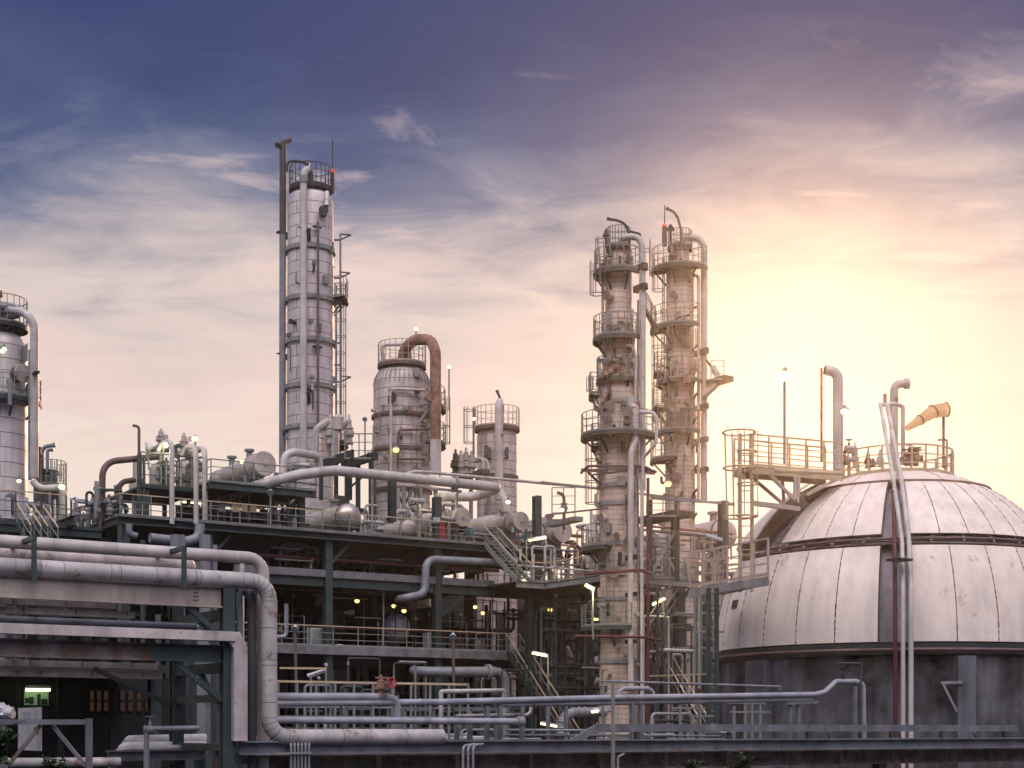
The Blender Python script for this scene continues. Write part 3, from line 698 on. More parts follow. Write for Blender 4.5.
for a,b,h_,n_,s_ in ((262,274,13,6,1),(318,340,13.2,9,2),(345,381,13.4,16,3),(400,437,18.6,18,4),(450,500,18.6,12,5),(505,549,18.6,12,6),(560,628,18.6,14,7),(640,690,18.8,10,8)): clutter(root,T,a,b,h_,n_,s_)
T=Round(680,93); root=thing('distillation_column','farther twin column, stained, with a beacon mast and a duct balcony','tower',T.o(0))
shell(root,T,[(15,790),(15,500),(14.2,380),(13.8,276),(13,268),(9.5,262),(9.5,250),(7,246),(3,244)],M['clad_fine'],n=36)
platform(root,T,248,3,12.5,m=M['dark'],rm=M['rail'],h=1.0)
for py,r0,r1,a0,a1 in ((271,13,29,-110,70),(330,14,30,-120,40),(383,14,24,-150,70),(375,14,27,-105,-60),(433,14,23,-120,60),(409,14,28,-105,-60),(461,14,30,-115,-10)):
    platform(root,T,py,r0,r1,a0,a1,m=M['grating'],rm=M['rail'],h=1.25,step=.9)
pipe(root,[W(681,246,93),W(682,241,92.9),W(688,237.5,92.8),W(700,238,92.6),W(704,246,92.6),W(704,500,92.6)],3.3*T.k,'pipe',bend=.6,name='overhead_pipe',n=14)
pipe(root,[W(698.5,500,92.4),W(698.5,276,92.4),W(692,275,92.6)],1.7*T.k,'pipe',bend=.3,name='riser')
gooseneck(root,[W(681,250,92),W(681,230,92),W(678,218,92),W(674,212,92),W(668,209,92)],1.3*T.k,M['pipe_brown'],bend=.4)
mast=pipe(root,[W(664.5,246,92),W(664.5,227,92)],.16,'pipe_brown',name='beacon_mast')
MB().tube([W(664.6,226,92),W(664.8,205,92)],.035,0,6).build('antenna',M['dark'],mast); MB().ball(W(664.5,226,92),.14).build('beacon',E['red'],mast)
MB().lathe(W(670.5,230,91.5),(0,0,1),[(.28,0),(.05,.35)],10).build('lamp_hood',M['dark'],root)
pipe(root,[W(670.5,246,91.5),W(670.5,229,91.5)],.05,'dark',n=6,name='lamp_pole')
pipe(root,[W(704,396,92.4),W(716,385,92),W(718,376,92),W(712,366,92)],3.2*T.k,'pipe',bend=.4,name='side_duct')
MB().box(W(711,383,93.2),W(724,380,91)).build('balcony_deck',M['dark'],root)
MB().rail([W(711,380,91.1),W(724,380,91.1),W(724,380,93)],1.2,.8).build('balcony_railing',M['rail'],root)
MB().bar(W(706,360,92.2),W(722,380,92.2),.12).build('balcony_brace',M['dark'],root)
for py in (352,407,440,470): MB().box(W(694,py-1,92.8),W(709,py+1.5,92)).build('pipe_support',M['dark'],root)
ladder(root,T.at(-75,17*T.k,T.z(330)),T.z(258),T.dir(-75)); ladder(root,T.at(-70,18*T.k,T.z(461)),T.z(330),T.dir(-70)); ladder(root,T.at(-25,18*T.k,T.z(433)),T.z(385),T.dir(-25),cage=False); ladder(root,T.at(-30,18*T.k,T.z(500)),T.z(433),T.dir(-30),cage=False)
ladder(root,T.at(-85,30*T.k,T.z(275)),T.z(240),T.dir(-85),z_c=.4)
for k in range(8):
    py=345+k*24; MB().bar(W(693,py+6,92.2),W(697,py,92.2),.14).build('bracket',M['dark'],root)
MB().box(W(683,384,91.6),W(691,374,91.3)).build('equipment_box',M['rusty'],root)
mb=MB(); mb.lathe(T.o(T.z(433)),(0,0,1),[(14.5*T.k,0),(14.5*T.k,1.4)],28,-60,60,ref=T.f,caps=False); mb.build('repair_sleeve',M['vessel_dark'],root)
for px,py in ((672,326),(676,322),(680,325),(684,320),(668,330)): pipe(root,[W(px,py+10,91.5),W(px,py-4,91.5),W(px+5,py-5,91.6)],.08,'pipe_brown',n=6)
for az,py,r in ((-20,300,.2),(15,345,.25),(30,405,.22),(-10,480,.25)): nozzle(root,T,az,py,r,.3,14,M['clad_fine'])
stairs(root,W(656,330,90),W(646,311,88.5),.7,V((.6,.8,0)),m=M['dark'],hand=False,name='link_stair')
bulb('warm lamp on the left flank of the farther twin column',W(668,484,90.5),.3,r=.2)

for a,b,h_,n_,s_ in ((256,271,10,8,11),(308,330,14,12,12),(340,383,14,16,13),(395,433,14,14,14),(440,500,14.5,16,15)): clutter(root,T,a,b,h_,n_,s_)
# ================================================================ column cut by the frame at the left
T=Round(0,84); root=thing('fractionator_column','broad column with a bottle neck top and crowned platform at far left','tower',T.o(0))
shell(root,T,[(26,700),(26,352),(25,345),(20,337),(13,332),(8,330),(8,322)],M['clad'],n=44)
platform(root,T,327,9,27,h=1.5,m=M['dark'],rm=M['rail'],step=1.0)
platform(root,T,402,26,40,-60,100,h=1.3,m=M['green_dark'],rm=M['rail'])
pipe(root,[T.o(T.z(322)),T.o(T.z(313))+V((0,0,0)),W(8,310,83.2),W(22,311.5,82.6),W(30,317,82.4),W(34.3,327,82.4),W(34.3,478,82.4)],4.0*T.k,'pipe',bend=.8,name='overhead_pipe',n=14)
MB().torus(T.o(T.z(311)),(0,0,1),18*T.k,4*T.k,36,10).build('header_ring',M['pipe_grey'],root)
nozzle(root,T,38,378,8*T.k,.5,26,M['vessel_dark'],disc=M['disc'])
MB().box(W(22,365,83.6),W(27.5,343,82.6)).build('side_box',M['pipe_grey'],root)
MB().box(W(26,379,83.2),W(40,371,81.8)).build('support_bracket',M['green_dark'],root)
pipe(root,[W(10,405,82),W(10,385,82),W(8,380,82)],.12,'pipe_grey',bend=.2)
pipe(root,[W(30,480,82.6),W(30,350,82.6)],.1,'pipe_grey',n=8,name='riser')
manifold('cluster of small valves on the platform of the far left column',W(30,400,83).x,W(38,400,83).x,W(34,400,84).y-1,W(34,400,84).y+.3,T.z(401),T.z(384),8,31,name='valve_cluster',r=(.04,.09))
for py,px in ((349,4),(351,2)): bulb('greenish lamp high on the far left column' if px==4 else 'second greenish lamp high on the far left column, at the very edge',W(px,py,82.2),.3,'green',r=.14)
bulb('pale lamp low on the wall of the far left column',W(19,481,82.3),.3,'green',r=.13)
MB().cyl(W(-4,294,84),W(3,294,84),.2).build('vent_tip',M['pipe_dark'],root)
pipe(root,[W(-2,312,84),W(-2,294,84)],.15,'pipe_dark',name='vent_pipe')

T=Round(47.5,98); root=thing('small_vessel','small dark vessel with two bent vents between two left side columns','vessel',T.o(0))
shell(root,T,[(13.5,560),(13.5,486),(10,485),(10,478),(7,474),(3,472)],M['vessel_dark'])
platform(root,T,471,2,11,h=.2,m=M['dark'],rail=False)
platform(root,T,487,13,19,-20,140,h=1.6,m=M['dark'],rm=M['rail'])
gooseneck(root,[W(42,472,97.6),W(42,451,97.6),W(45,446.5,97.6),W(54,445,97.6)],.13,M['pipe_grey'],bend=.5)
gooseneck(root,[W(47.5,472,97.4),W(47.5,450,97.4),W(52,449.5,97.4)],.11,M['pipe_grey'],bend=.2)
pipe(root,[W(38.5,500,97),W(38.5,447,97)],.18,'pipe_dark'); pipe(root,[W(41,500,97),W(41,455,97)],.12,'vessel_dark')
ladder(root,W(58,530,97.5),T.z(462),-FW,m=M['rail'])
for px in (39,50,60): pipe(root,[W(px,520,97),W(px,490,97),W(px+5,488,97)],.1,'pipe_grey',n=8)
solo_pipe('bent duct lit green by a lamp at far left',[W(33,481,91),W(36,485,91),W(42,488.5,91),W(61,487.5,91),W(64,495,91),W(64,540,91)],3.6*91/F,'pipe',bend=.5)
bulb('bright green-yellow lamp on the bent duct at far left',W(62,487,89.8),.3,'green',r=.19); point(W(60,485.5,89.4),40,(.85,1,.5))
root=thing('transfer_header','grey header pipe and white cabinets on skid under the far left column','pipework',W(20,540,82))
for a,b in ((0,7),(17,25)): MB().box(W(a,525,82),W(b,497,80)).build('cabinet',M['white'],root)
pipe(root,[W(8,525,82),W(8,500,82),W(11,496,82),W(14,500,82),W(14,525,82)],.22,'pipe_dark',bend=.3)
pipe(root,[W(-5,519,81),W(50,521,84)],5*82/F,'pipe_grey',n=14); pipe(root,[W(26,505,84),W(43,505,84),W(48,507,84),W(48,525,84)],3*84/F,'pipe_grey',bend=.4)
valve(root,W(42,508,83.5),(1,0,0),.1,m='pipe_red',wheel='pipe_red')
for i in range(14): 
    px=rnd.uniform(0,66); py=rnd.uniform(498,515); pipe(root,[W(px,532,82+rnd.random()*4),W(px,py,82+rnd.random()*4)],.07,rnd.choice(('pipe_grey','green','vessel_dark')),n=6)
# ================================================================ main process structure (decks, columns, rails)
VF=73.4; ZA=ZC+10.67; ZB=ZC+8.36; ZD=ZC+4.5
def XF(px,v=VF): return G(px,HZ,v).x
XA0=XF(120); XA1=XF(563)
SX=V((1,0,0)); SY=V((0,1,0)); UP=V((0,0,1))
root=thing('process_structure','long green steel structure of three stacked decks carrying drums and pipework','structure',(36,84,0))
# deck A
MB().box((XA0,VF+.1,ZA-.06),(XA1,97,ZA)).build('deck_plate',M['grating'],root)
o=MB().extrude([(-.14,-.34),(.14,-.34),(.14,-.28),(-.08,-.28),(-.08,.03),(.14,.03),(.14,.09),(-.14,.09)],(XA0-.1,VF,ZA-.05),(XA1,VF,ZA-.05)).build('edge_beam',M['green'],root)
MB().bar((XA0-.1,VF-.16,ZA+.03),(XA1,VF-.16,ZA+.03),.04,.12).build('toe_plate',M['curb'],root)
MB().ibeam((XA0-.05,VF+.2,ZA-.22),(XA0-.05,97,ZA-.22),.25,.4).build('edge_beam',M['green'],root)
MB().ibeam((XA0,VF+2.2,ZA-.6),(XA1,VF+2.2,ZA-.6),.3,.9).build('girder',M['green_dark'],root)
COLX=[22.25+6.85*i for i in range(5)]
for i,x in enumerate(COLX):
    for v in (VF+.35,81.5,89,96):
        if i==0 and v<80: 
            MB().ibeam((XF(122)+.3,v,0),(XF(122)+.3,v,ZA-.4),.36,.36,up=SY).build('column',M['green'],root); continue
        top=ZA-.4
        if v<80 and i in (3,4): top=ZA+2.55 if i==3 else ZA+3.2
        MB().ibeam((x,v,0),(x,v,top),.42,.42,.06,up=SY).build('column',M['green'] if v<80 else M['green_dark'],root)  # rear rows take a darker copy of the green, shade put into colour
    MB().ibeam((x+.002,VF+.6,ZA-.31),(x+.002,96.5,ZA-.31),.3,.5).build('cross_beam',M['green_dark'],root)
    if i: 
        MB().bar((x+.1,VF+.32,ZA-1.7),(x+1.3,VF+.32,ZA-.45),.16).build('knee_brace',M['green'],root)
# level C: curb + beam, plate
XC0=XF(236); XC1=XF(496)
MB().box((XC0,VF+.6,ZB-.1),(XC1+.5,97,ZB-.02)).build('deck_plate',M['grating'],root)
for i in range(5):
    a=max(XC0,COLX[i]+.22) if i else XC0; b=min(XC1,COLX[i+1]-.22) if i<4 else XC1
    if i==4: continue
    if i==0: a=XC0-6; b=COLX[1]-.22
    MB().ibeam((a,VF+.3,ZB-.35),(b,VF+.3,ZB-.35),.24,.5).build('beam',M['green'],root)
    MB().box((a,VF+.12,ZB-.09),(b,VF+.4,ZB+.3)).build('curb',M['curb'],root)
MB().bar((XC0-3,VF+1.0,ZB+.98),(XC1+.8,VF+1.0,ZB+.98),.17).build('sprinkler_main',M['pipe_red'],root)
for i in (1,3): MB().bar((COLX[i]+.2,VF+.33,ZB-1.9),(COLX[i]+1.7,VF+.33,ZB-.62),.2).build('knee_brace',M['green'],root)
# level D
XD0=XF(200); XD1=XF(520)
MB().box((XD0,VF+.1,ZD-.1),(XD1,97,ZD-.02)).build('deck_plate',M['grating'],root)
MB().box((XD0,VF-.1,ZD-.42),(XD1,VF+.15,ZD+.02)).build('deck_edge',M['curb'],root)
MB().bar((XD0,VF+.2,ZD+.05),(XD1,VF+.2,ZD+.05),.05,.1).build('toe_plate',M['green'],root)
MB().ibeam((XD0,VF+1.2,ZD-.7),(XD1,VF+1.2,ZD-.7),.3,.6).build('girder',M['green_dark'],root)
deck_rail(root,[(XD0,VF,ZD+.02),(XD1,VF,ZD+.02)],1.1,True,1.55)
deck_rail(root,[(XA0,96,ZA),(XA0,VF,ZA+.04),(XF(497),VF,ZA+.04)],1.1,True,1.6)
# upper small deck at the left with the first drum
ZU=ZC+12.85; XU0=XF(211); XU1=XF(316)
MB().box((XU0,VF+.1,ZU-.1),(XU1,80,ZU-.02)).build('deck_plate',M['grating'],root)
MB().ibeam((XU0-.1,VF,ZU-.2),(XU1,VF,ZU-.2),.2,.36).build('edge_beam',M['green'],root)
MB().ibeam((XU0,VF+.15,ZU-.22),(XU0,80,ZU-.22),.2,.34).build('edge_beam',M['green'],root)
for px,v in ((305,VF+.5),(214,VF+1.2),(224,79),(306,79)): MB().ibeam((XF(px),v,ZA),(XF(px),v,ZU-.35),.34,.34,.05,up=SY).build('column',M['green'],root)
MB().bar((XF(290),VF+.5,ZA+.9),(XF(305)-.15,VF+.5,ZU-.4),.18).build('knee_brace',M['green_dark'],root); MB().bar((XF(214),VF+1.2,ZA+.7),(XF(214),VF+4.5,ZU-.3),.18).build('knee_brace',M['green'],root)
deck_rail(root,[(XU0,79.5,ZU),(XU0,VF,ZU),(XU1,VF,ZU)],1.15,False,1.3)
# tall thin portal over the drums
MB().bar(W(541,482,88.2),W(735,505,86),.12).build('header_rail',M['pipe_grey'],root)
# platform B to the right of the stair
XB0=46.0; XB1=47.95; XB2=54.6
MB().box((XB0,70.4,ZB-.08),(XB1,VF+6,ZB)).build('deck_plate',M['grating'],root)
MB().box((XB1+.01,65.05,ZB-.08),(56,VF+6,ZB)).build('deck_plate',M['grating'],root)
MB().ibeam((XB0,70.4,ZB-.18),(XB1,70.4,ZB-.18),.16,.36).build('edge_beam',M['steel_grey'],root)
MB().ibeam((XB1,70.3,ZB-.18),(XB1,65,ZB-.18),.16,.36).build('edge_beam',M['steel_grey'],root)
MB().ibeam((XB1,64.9,ZB-.182),(XB2,64.9,ZB-.182),.16,.36).build('edge_beam',M['steel_grey'],root)
deck_rail(root,[(XB0+1.0,70.4,ZB+.02),(XB1,70.4,ZB+.02),(XB1,65.6,ZB+.02)],1.1,True,1.2)
deck_rail(root,[(49.6,64.9,ZB+.02),(XB2,64.9,ZB+.02),(XB2,70,ZB+.02)],1.15,True,1.0)
for x,v in ((47.4,71.2),(50.2,66),(47.5,78)): MB().ibeam((x,v,0),(x,v,ZB-.36),.36,.36,.05,up=SY).build('column',M['green_dark'],root)
x=GX(679,HZ,53.4).x; vv=GX(679,HZ,53.4).y
MB().ibeam((53.4,vv,0),(53.4,vv,ZB-.36),.5,.5,.07,up=SY).build('column',M['green_dark'],root)
MB().ibeam((53.4,vv+.4,ZB),(53.4,vv+.4,zat(517,83.6)),.3,.3,.05,up=SY).build('column',M['green'],root)
stairs(root,(XF(497)-.45,VF-.1,ZA),(XB0+.45,70.3,ZB),.9,SX)
stairs(root,(XD1-.5,VF-.1,ZD),(XD1-.5,65.2,0.02),.9,SX,m=M['green_dark'])
stairs(root,W(648,640,84),W(702,735,77),.9,V((.95,.3,0)).normalized(),m=M['dark'])
stairs(root,W(690,582,86),W(655,634,80),.9,V((.95,.3,0)).normalized(),m=M['dark'],hand=False)
# upper access platform right of the near twin column
MB().box(W(650,520,84),W(676,515,80)).build('deck_plate',M['grating'],root)
deck_rail(root,[W(648,517,80),W(678,517,80)],1.1,False,.9)
for px in (650,677): MB().bar(W(px,580,80.5),W(px,500,80.5),.2).build('post',M['green'],root)
MB().bar(W(652,572,80.6),W(676,530,80.6),.14).build('x_brace',M['steel_grey'],root); MB().bar(W(676,572,80.75),W(652,530,80.75),.14).build('x_brace',M['steel_grey'],root)
MB().ibeam(W(723,548,80),W(723,501,80),.42,.42,.06,up=SY).build('column',M['green'],root)
MB().bar(W(650,498,80.3),W(735,504,79.8),.13).build('header_rail',M['pipe_grey'],root)

# ================================================================ drums
DR=dict(name='heat_exchanger',cat='drum')
def drum(px,py,rpx,v,length,label,**k):
    d=dY(px,v); e=W(px,py,d); return hdrum(k.pop('name','heat_exchanger'),label,'drum',e,rpx*d/F,length,group='lying drums on the decks',**k)
drum(265,463.5,12.5,74.2,7,'lying drum with big flat round cover on the raised deck at the left',saddle_z=ZU,noz=2)
drum(353,516,13.5,75.5,8,'lying drum with domed shiny end beside the railing of the main deck',end_style='dish',saddle_z=ZA,em=M['bright_cap'],noz=1)
drum(463,517,9.8,75,8.5,'lying drum with flat square-lugged cover behind the red extinguisher box',saddle_z=ZA,channel=1.4,cone=.72)
drum(521.5,521,9.6,74.6,7,'lying drum with brown flanged head at the top of the yellow stair',saddle_z=ZA,channel=.7,fl_m='rust_flange',em=M['disc'],m='vessel',cone=.75)
drum(563,531,11.5,77,5,'stubby drum with plain round end right of the yellow stair',saddle_z=ZA-.3,channel=.5,noz=1)
drum(545,523,6,80,6,'thin drum half hidden behind the green post right of the yellow stair',saddle_z=ZA,noz=0)
drum(690,545,17,78,9,'fat pale drum lying behind the near twin column, left of the round tank',end_style='dish',saddle_z=ZB,noz=2)
drum(731,533,15,76,6,'short wide drum end tucked against the left side of the round tank',end_style='dish',saddle_z=ZB,noz=1)
drum(412,528,9,77,9,'plain drum lying low behind the main deck railing between two green posts',end_style='dish',saddle_z=ZA,noz=0)
drum(487,530,8,79,8,'dim drum lying low at the stair end of the main deck',end_style='dish',saddle_z=ZA,noz=0)
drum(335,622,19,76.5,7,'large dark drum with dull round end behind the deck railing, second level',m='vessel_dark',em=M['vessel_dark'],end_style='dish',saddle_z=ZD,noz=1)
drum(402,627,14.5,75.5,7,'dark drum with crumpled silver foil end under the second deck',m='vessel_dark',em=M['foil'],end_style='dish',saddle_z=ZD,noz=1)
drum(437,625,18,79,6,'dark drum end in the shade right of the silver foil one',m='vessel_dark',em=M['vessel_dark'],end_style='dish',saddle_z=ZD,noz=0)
drum(566,658,14.5,76,6,'tan drum with domed end standing low between the stair and the near twin column',end_style='dish',m='vessel',em=M['vessel'],noz=0,saddle_z=0)
drum(645,664,13,82,6,'flanged drum low behind the near twin column',m='vessel',channel=.5,saddle_z=0,noz=0)
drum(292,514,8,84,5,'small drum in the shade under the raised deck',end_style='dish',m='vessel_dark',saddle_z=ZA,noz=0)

# ================================================================ big overhead line and other main lines
v=VF-.05
solo_pipe('long pale overhead pipe sagging across the front of the squat vessel',[G(262,484,v)+V((-.6,5,-.3)),G(264,483.5,v),G(300,474.5,v),G(335,470.5,v),G(500,487.5,v),G(500,487.5,v)+V((.3,3.2,-.1)),G(440,497,v+3.4)],5.0*83/F,'pipe',bend=.7,n=18,flanges=[(G(455,483.1,v),SX)])
solo_pipe('thin pale pipe running above the long overhead pipe to the near twin column',[G(392,478,v+1.5),G(415,471.5,v+1.5),G(430,472.5,v+1.5),G(602,488.5,v+1.5)],1.7*84/F,'pipe',bend=.3)
solo_pipe('pale elbowed pipe dropping behind the flat cover drum',[G(500,478,VF+2.5),G(500,492,VF+2.5),G(505,500,VF+1.6),G(505,512,VF+1.6)],4*86/F,'pipe',bend=.4)
solo_pipe('thick elbow behind the round cover drum at the tallest column',[G(281,486,76),G(285,455,76),G(294,452,76),G(318,456,77.5),G(320,470,77.5)],4.2*80/F,'pipe',bend=.6)
solo_pipe('zigzag pipe hanging in the shade under the main deck',[G(398,600,VF+3),G(400,599,VF-.3),G(425,594,VF-.3),G(426,559,VF-.3),G(503,563,VF-.3)],4*84/F,'pipe_grey',bend=.6,n=14)
solo_pipe('pipe bending down at the foot of the deck left of the lower stair',[G(413,670,75),G(416,672,71),G(484,672,71),G(505,672,71),G(505,740,71)],5.5*80/F,'pipe_grey',bend=.9,n=14,flanges=[(G(488,672,71),SX)])
solo_pipe('upright pipe curving at its top in the shade beside the lower stair',[G(531,690,76),G(531,610,76),G(536,602,76),G(545,598,76)],5*88/F,'pipe_grey',bend=.6)
solo_pipe('dim horizontal pipe with elbow right of the lower stair',[G(545,601,74),G(580,598,74),G(590,597,72),G(593,588,72)],3.2*88/F,'pipe_grey',bend=.4)
solo_pipe('red upright fire pipe right of the near twin column',[W(648,735,78),W(648,478,78)],1.6*78/F,'pipe_red')
solo_pipe('pale upright pipe between the white downpipe and the red fire pipe',[W(642,700,78.2),W(642,478,78.2)],1.9*78/F,'pipe')
solo_pipe('red thin pipe crossing the front of the near twin column',[W(584,574,78.4),W(640,570,77.2),W(652,574,77.2)],.09,'pipe_red',bend=.2)
solo_pipe('low dark red line crossing the foot of the near twin column',[W(575,636,78.2),W(640,637,77.4),W(660,640,78)],.07,'pipe_red',bend=.1)
# left: brown goosehead and vent
solo_pipe('thick brown pipe rising and turning right at the left end of the deck',[G(102,530,76),G(102.5,462,76),G(160,456.5,76)],3.2*78/F,'pipe_brown',bend=.9,n=14)
solo_pipe('slim brown vent with a bent tip at the left end of the deck',[G(139,490,75.5),G(139,426.5,75.5),G(133,425.5,75.5)],.075,'pipe_brown',bend=.25)
solo_pipe('black pipe rising and turning right beside the slim brown vent',[G(144,520,74.5),G(144,453,74.5),G(162,453,74.5)],1.5*77/F,'pipe_dark',bend=.5)

# ================================================================ skid at the left end: three hairpin risers and vessels
for px,top,xe,r,v,lab in ((172,441.5,162,2.5,73.2,'leftmost of three tall pale hairpin pipes on the left skid'),(196,446,186,2.5,73.2,'middle one of three tall pale hairpin pipes on the left skid'),(205,448,197,2.7,74.0,'right hand thickest one of three tall pale hairpin pipes on the left skid')):
    d=dY(px,v); solo_pipe(lab,[G(px,524,v),G(px,top,v),G(xe,top+1,v+1.5),G(xe-4,top+10,v+1.6)],r*d/F,'pipe',bend=.6,group='hairpin pipes on the left skid')
root=thing('process_skid','green framed skid of vessels and valves on left end of the deck','equipment',G(170,520,77))
ZM=zat(489,dY(165,75))
MB().box((XF(148),74.4,ZM-.12),(XF(207),80,ZM)).build('deck_plate',M['green_dark'],root)
for px in (147.5,155,180,206): 
    for vv_ in (74.6,79.5): MB().bar((XF(px),vv_,ZA),(XF(px),vv_,ZM+1.6 if vv_<75 and px<150 else ZM-.12),.2).build('post',M['green'],root)
deck_rail(root,[(XF(148),74.5,ZM),(XF(206),74.5,ZM)],1.7,False,1.0,m='green')
MB().lathe(G(161,489,77),UP,[(.62,0),(.62,1.0),(.5,1.25),(.25,1.4),(.02,1.45)],24).build('vessel_body',M['vessel'],root)
MB().lathe(G(186,489,77.5),UP,[(.55,0),(.55,1.3),(.4,1.55),(.02,1.7)],24).build('vessel_body',M['vessel'],root)
pipe(root,[G(161,470,77),G(161,452,77),G(165,449,77)],.16,'pipe'); pipe(root,[G(160,462,76.4),G(163,467,76.4),G(172,467,76.4)],.18,'pipe')
for px,b,t_ in ((161,446,428),(184,452,432)): relief_valve(root,G(px,b,75.8),(b-t_)*78/F,.16,'vessel')
pipe(root,[G(150,449,76),G(200,450,76)],.16,'pipe_grey'); pipe(root,[G(176,452,76),G(194,452,76)],.28,'vessel'); 
for px,py in ((166,437),(190,439)): MB().lathe(G(px,py,75.6),-FW,[(.12,-.05),(.14,.05)],14).build('gauge',M['disc'],root)
for i in range(26):
    px=rnd.uniform(158,205); p0=rnd.uniform(455,470); vv_=rnd.uniform(75,79)
    pipe(root,[G(px,488,vv_),G(px,p0,vv_),G(px+rnd.uniform(-9,9),p0,vv_)],rnd.uniform(.04,.09),rnd.choice(('green','pipe_grey','steel_grey','vessel')),n=7)
for i in range(9):
    px=rnd.uniform(158,205); valve(root,G(px,rnd.uniform(462,482),76),UP if i%2 else SX,.1,up=V((0,-1,0)),wheel=rnd.choice(('steel_grey','red','dark')))
MB().box(G(168,448,76),G(181,446.6,74.6)).build('pipe_support',M['green'],root)
# hopper like vessel at left end
T=Round(137,79); root=thing('standing_vessel','small standing vessel with a narrow waist by the black pipe','vessel',T.o(ZA))
MB().lathe((T.c.x,T.c.y,0),UP,[(.27,T.z(516)),(.27,T.z(494)),(.3,T.z(492.5)),(.42,T.z(491)),(.42,T.z(480)),(.3,T.z(478.5)),(.22,T.z(478)),(.22,T.z(463)),(.03,T.z(460))],24).build('shell',M['vessel'],root)
pipe(root,[G(119,515,75),G(119,486,75),G(124,481.5,75),G(134,480,75.5)],.14,'vessel_dark',bend=.3)
manifold('thicket of valves and short pipes at the left end of the main deck',XF(106),XF(135),74.3,78,ZA,ZA+1.9,18,11,r=(.05,.12))
root=manifold('upright bundle of thin valves standing left of the brown pipe',G(77,HZ,80).x,G(91,HZ,80).x,80,81.5,zat(525,80),zat(494,80),12,12,r=(.04,.08),valves=.9)
# side gallery lower left, towards the far-left column
root=thing('side_gallery','low gallery with yellow stairs linking left deck to the fractionator column','platform',G(70,540,75))
zg=zat(528,76)
MB().box((G(-10,HZ,76).x,75,zg-.2),(XF(112),80,zg)).build('deck_plate',M['grating'],root)
MB().ibeam((G(-10,HZ,75).x,75,zg-.35),(XF(112),75,zg-.35),.2,.4).build('edge_beam',M['green'],root)
deck_rail(root,[(G(-10,HZ,75).x,75,zg),(G(66,HZ,75).x,75,zg)],1.5,True,1.1,m='green')
deck_rail(root,[(G(68,HZ,75).x,77,zg),(XF(112),77,zg)],1.1,False,1.3)
for a,b in (((22,513),(36,535)),((38,514),(53,536))):
    stairs(root,G(a[0],a[1]+12,74.6),G(b[0],b[1]+12,72.6),.55,V((.96,.28,0)).normalized(),m=M['green'])
for px in (6,40,100): MB().bar((G(px,HZ,76).x,75.3,0),(G(px,HZ,76).x,75.3,zg-.5),.3).build('column',M['green_dark'],root)

# deck A clutter
manifold('low row of pumps and valves behind the rail under the raised deck',XF(215),XF(300),75,79,ZA,ZA+1.5,18,13,r=(.05,.14))
manifold('tall risers and valves between the raised deck and the domed drum',XF(300),XF(330),75,82,ZA,ZA+4.2,16,14,r=(.06,.14))
manifold('pipes and small valves right of the domed drum',XF(366),XF(392),74.5,80,ZA,ZA+2.0,14,15,r=(.04,.12))
manifold('pipes and valves standing around the flat cover drum',XF(445),XF(500),75,82,ZA,ZA+3.4,20,16,r=(.05,.14))
manifold('valves and pipes at the stair head by the brown flanged drum',XF(478),XF(512),74.5,77,ZA,ZA+1.2,10,17,r=(.05,.1))
manifold('rusty pipes behind the stubby drum right of the stair',51,57,75,82,ZA-.3,ZA+3.0,20,18,ms=('pipe','rusty','pipe_brown','steel_grey'),r=(.05,.13))
manifold('tall thin pipes between the twin columns',XF(640),XF(670),72,82,ZB,ZB+6.0,22,19,ms=('pipe','rusty','pipe_brown','pipe'),r=(.06,.15))
manifold('mixed pipes and valves behind the platform railing left of the tank',XF(655),XF(725),70,80,ZB,ZB+2.6,26,20,ms=('pipe','rusty','pipe_brown','pipe_grey'),r=(.05,.14))
manifold('loose thicket of pipes around the foot of the farther twin column',XF(650),XF(722),78,88,ZB,ZB+5.0,24,21,ms=('pipe','rusty','pipe_brown','steel_grey'),r=(.06,.16))
root=thing('scaffold_tower','narrow lattice tower of posts and crossed braces in front of the squat vessel','scaffold',G(397,520,80))
for px in (404,410,416,420,398): MB().bar(G(px,520,80),G(px,488,80),.17).build('post',M['steel_grey'],root)
for a,b in ((398,410),(404,416),(410,398)): MB().bar(G(a,518,80.3),G(b,494,80.3),.1).build('brace',M['dark'],root)
MB().box(G(396,490,81),G(422,487.5,79.5)).build('top_plate',M['steel_grey'],root)
pole=MB().ibeam(G(392,522,74.4),G(392,478,74.4),.38,.38,.05,up=SY); tag(pole.build('pipe_support',M['green']),'green steel post carrying the overhead pipe in front of the squat vessel','support')
pole=MB().ibeam(G(373,520,79),G(373,470,79),.3,.3,.05,up=SY); tag(pole.build('pipe_support',M['green_dark']),'dark green post behind the railing left of the squat vessel','support')
pole=MB().bar(G(372,535,74),G(372,476,74),.1); tag(pole.build('standpipe',M['pipe']),'slim pale standpipe at the main deck railing beside the domed drum','pipe')
MB_=MB().box(G(334,514,80),G(346,496,79.6)); tag(MB_.build('junction_box',M['green']),'large plain green box standing above the domed drum','box')
o=MB().box(G(439.5,540,VF+.1),G(444,523,VF+.25)).build('extinguisher_box',M['red']); tag(o,'red extinguisher box on the green post at the main deck railing','box')
o=MB().box(G(434.3,523,VF+.1),G(438.5,518,VF+.3)).build('switch_box',M['white']); tag(o,'small white switch box next to the red extinguisher box','box')
for i,px in enumerate((222.5,235.5,244.5,253.5)):
    o=thing('notice_board',('leftmost','second from left','third from left','rightmost')[i]+' of four square notice boards under the raised deck','sign',G(px,520,VF+.6),'notice boards under the raised deck')
    MB().box(G(px,511+px*.004,VF+.6)-V((.17,0,0)),G(px,503.5+px*.004,VF+.6)+V((.17,.03,0))).build('board',M['plate'] if i else M['curb'],o)
    MB().bar(G(px-4.5,521,VF+.7),G(px-4.5,495,VF+.7),.05).build('post',M['rail'],o)
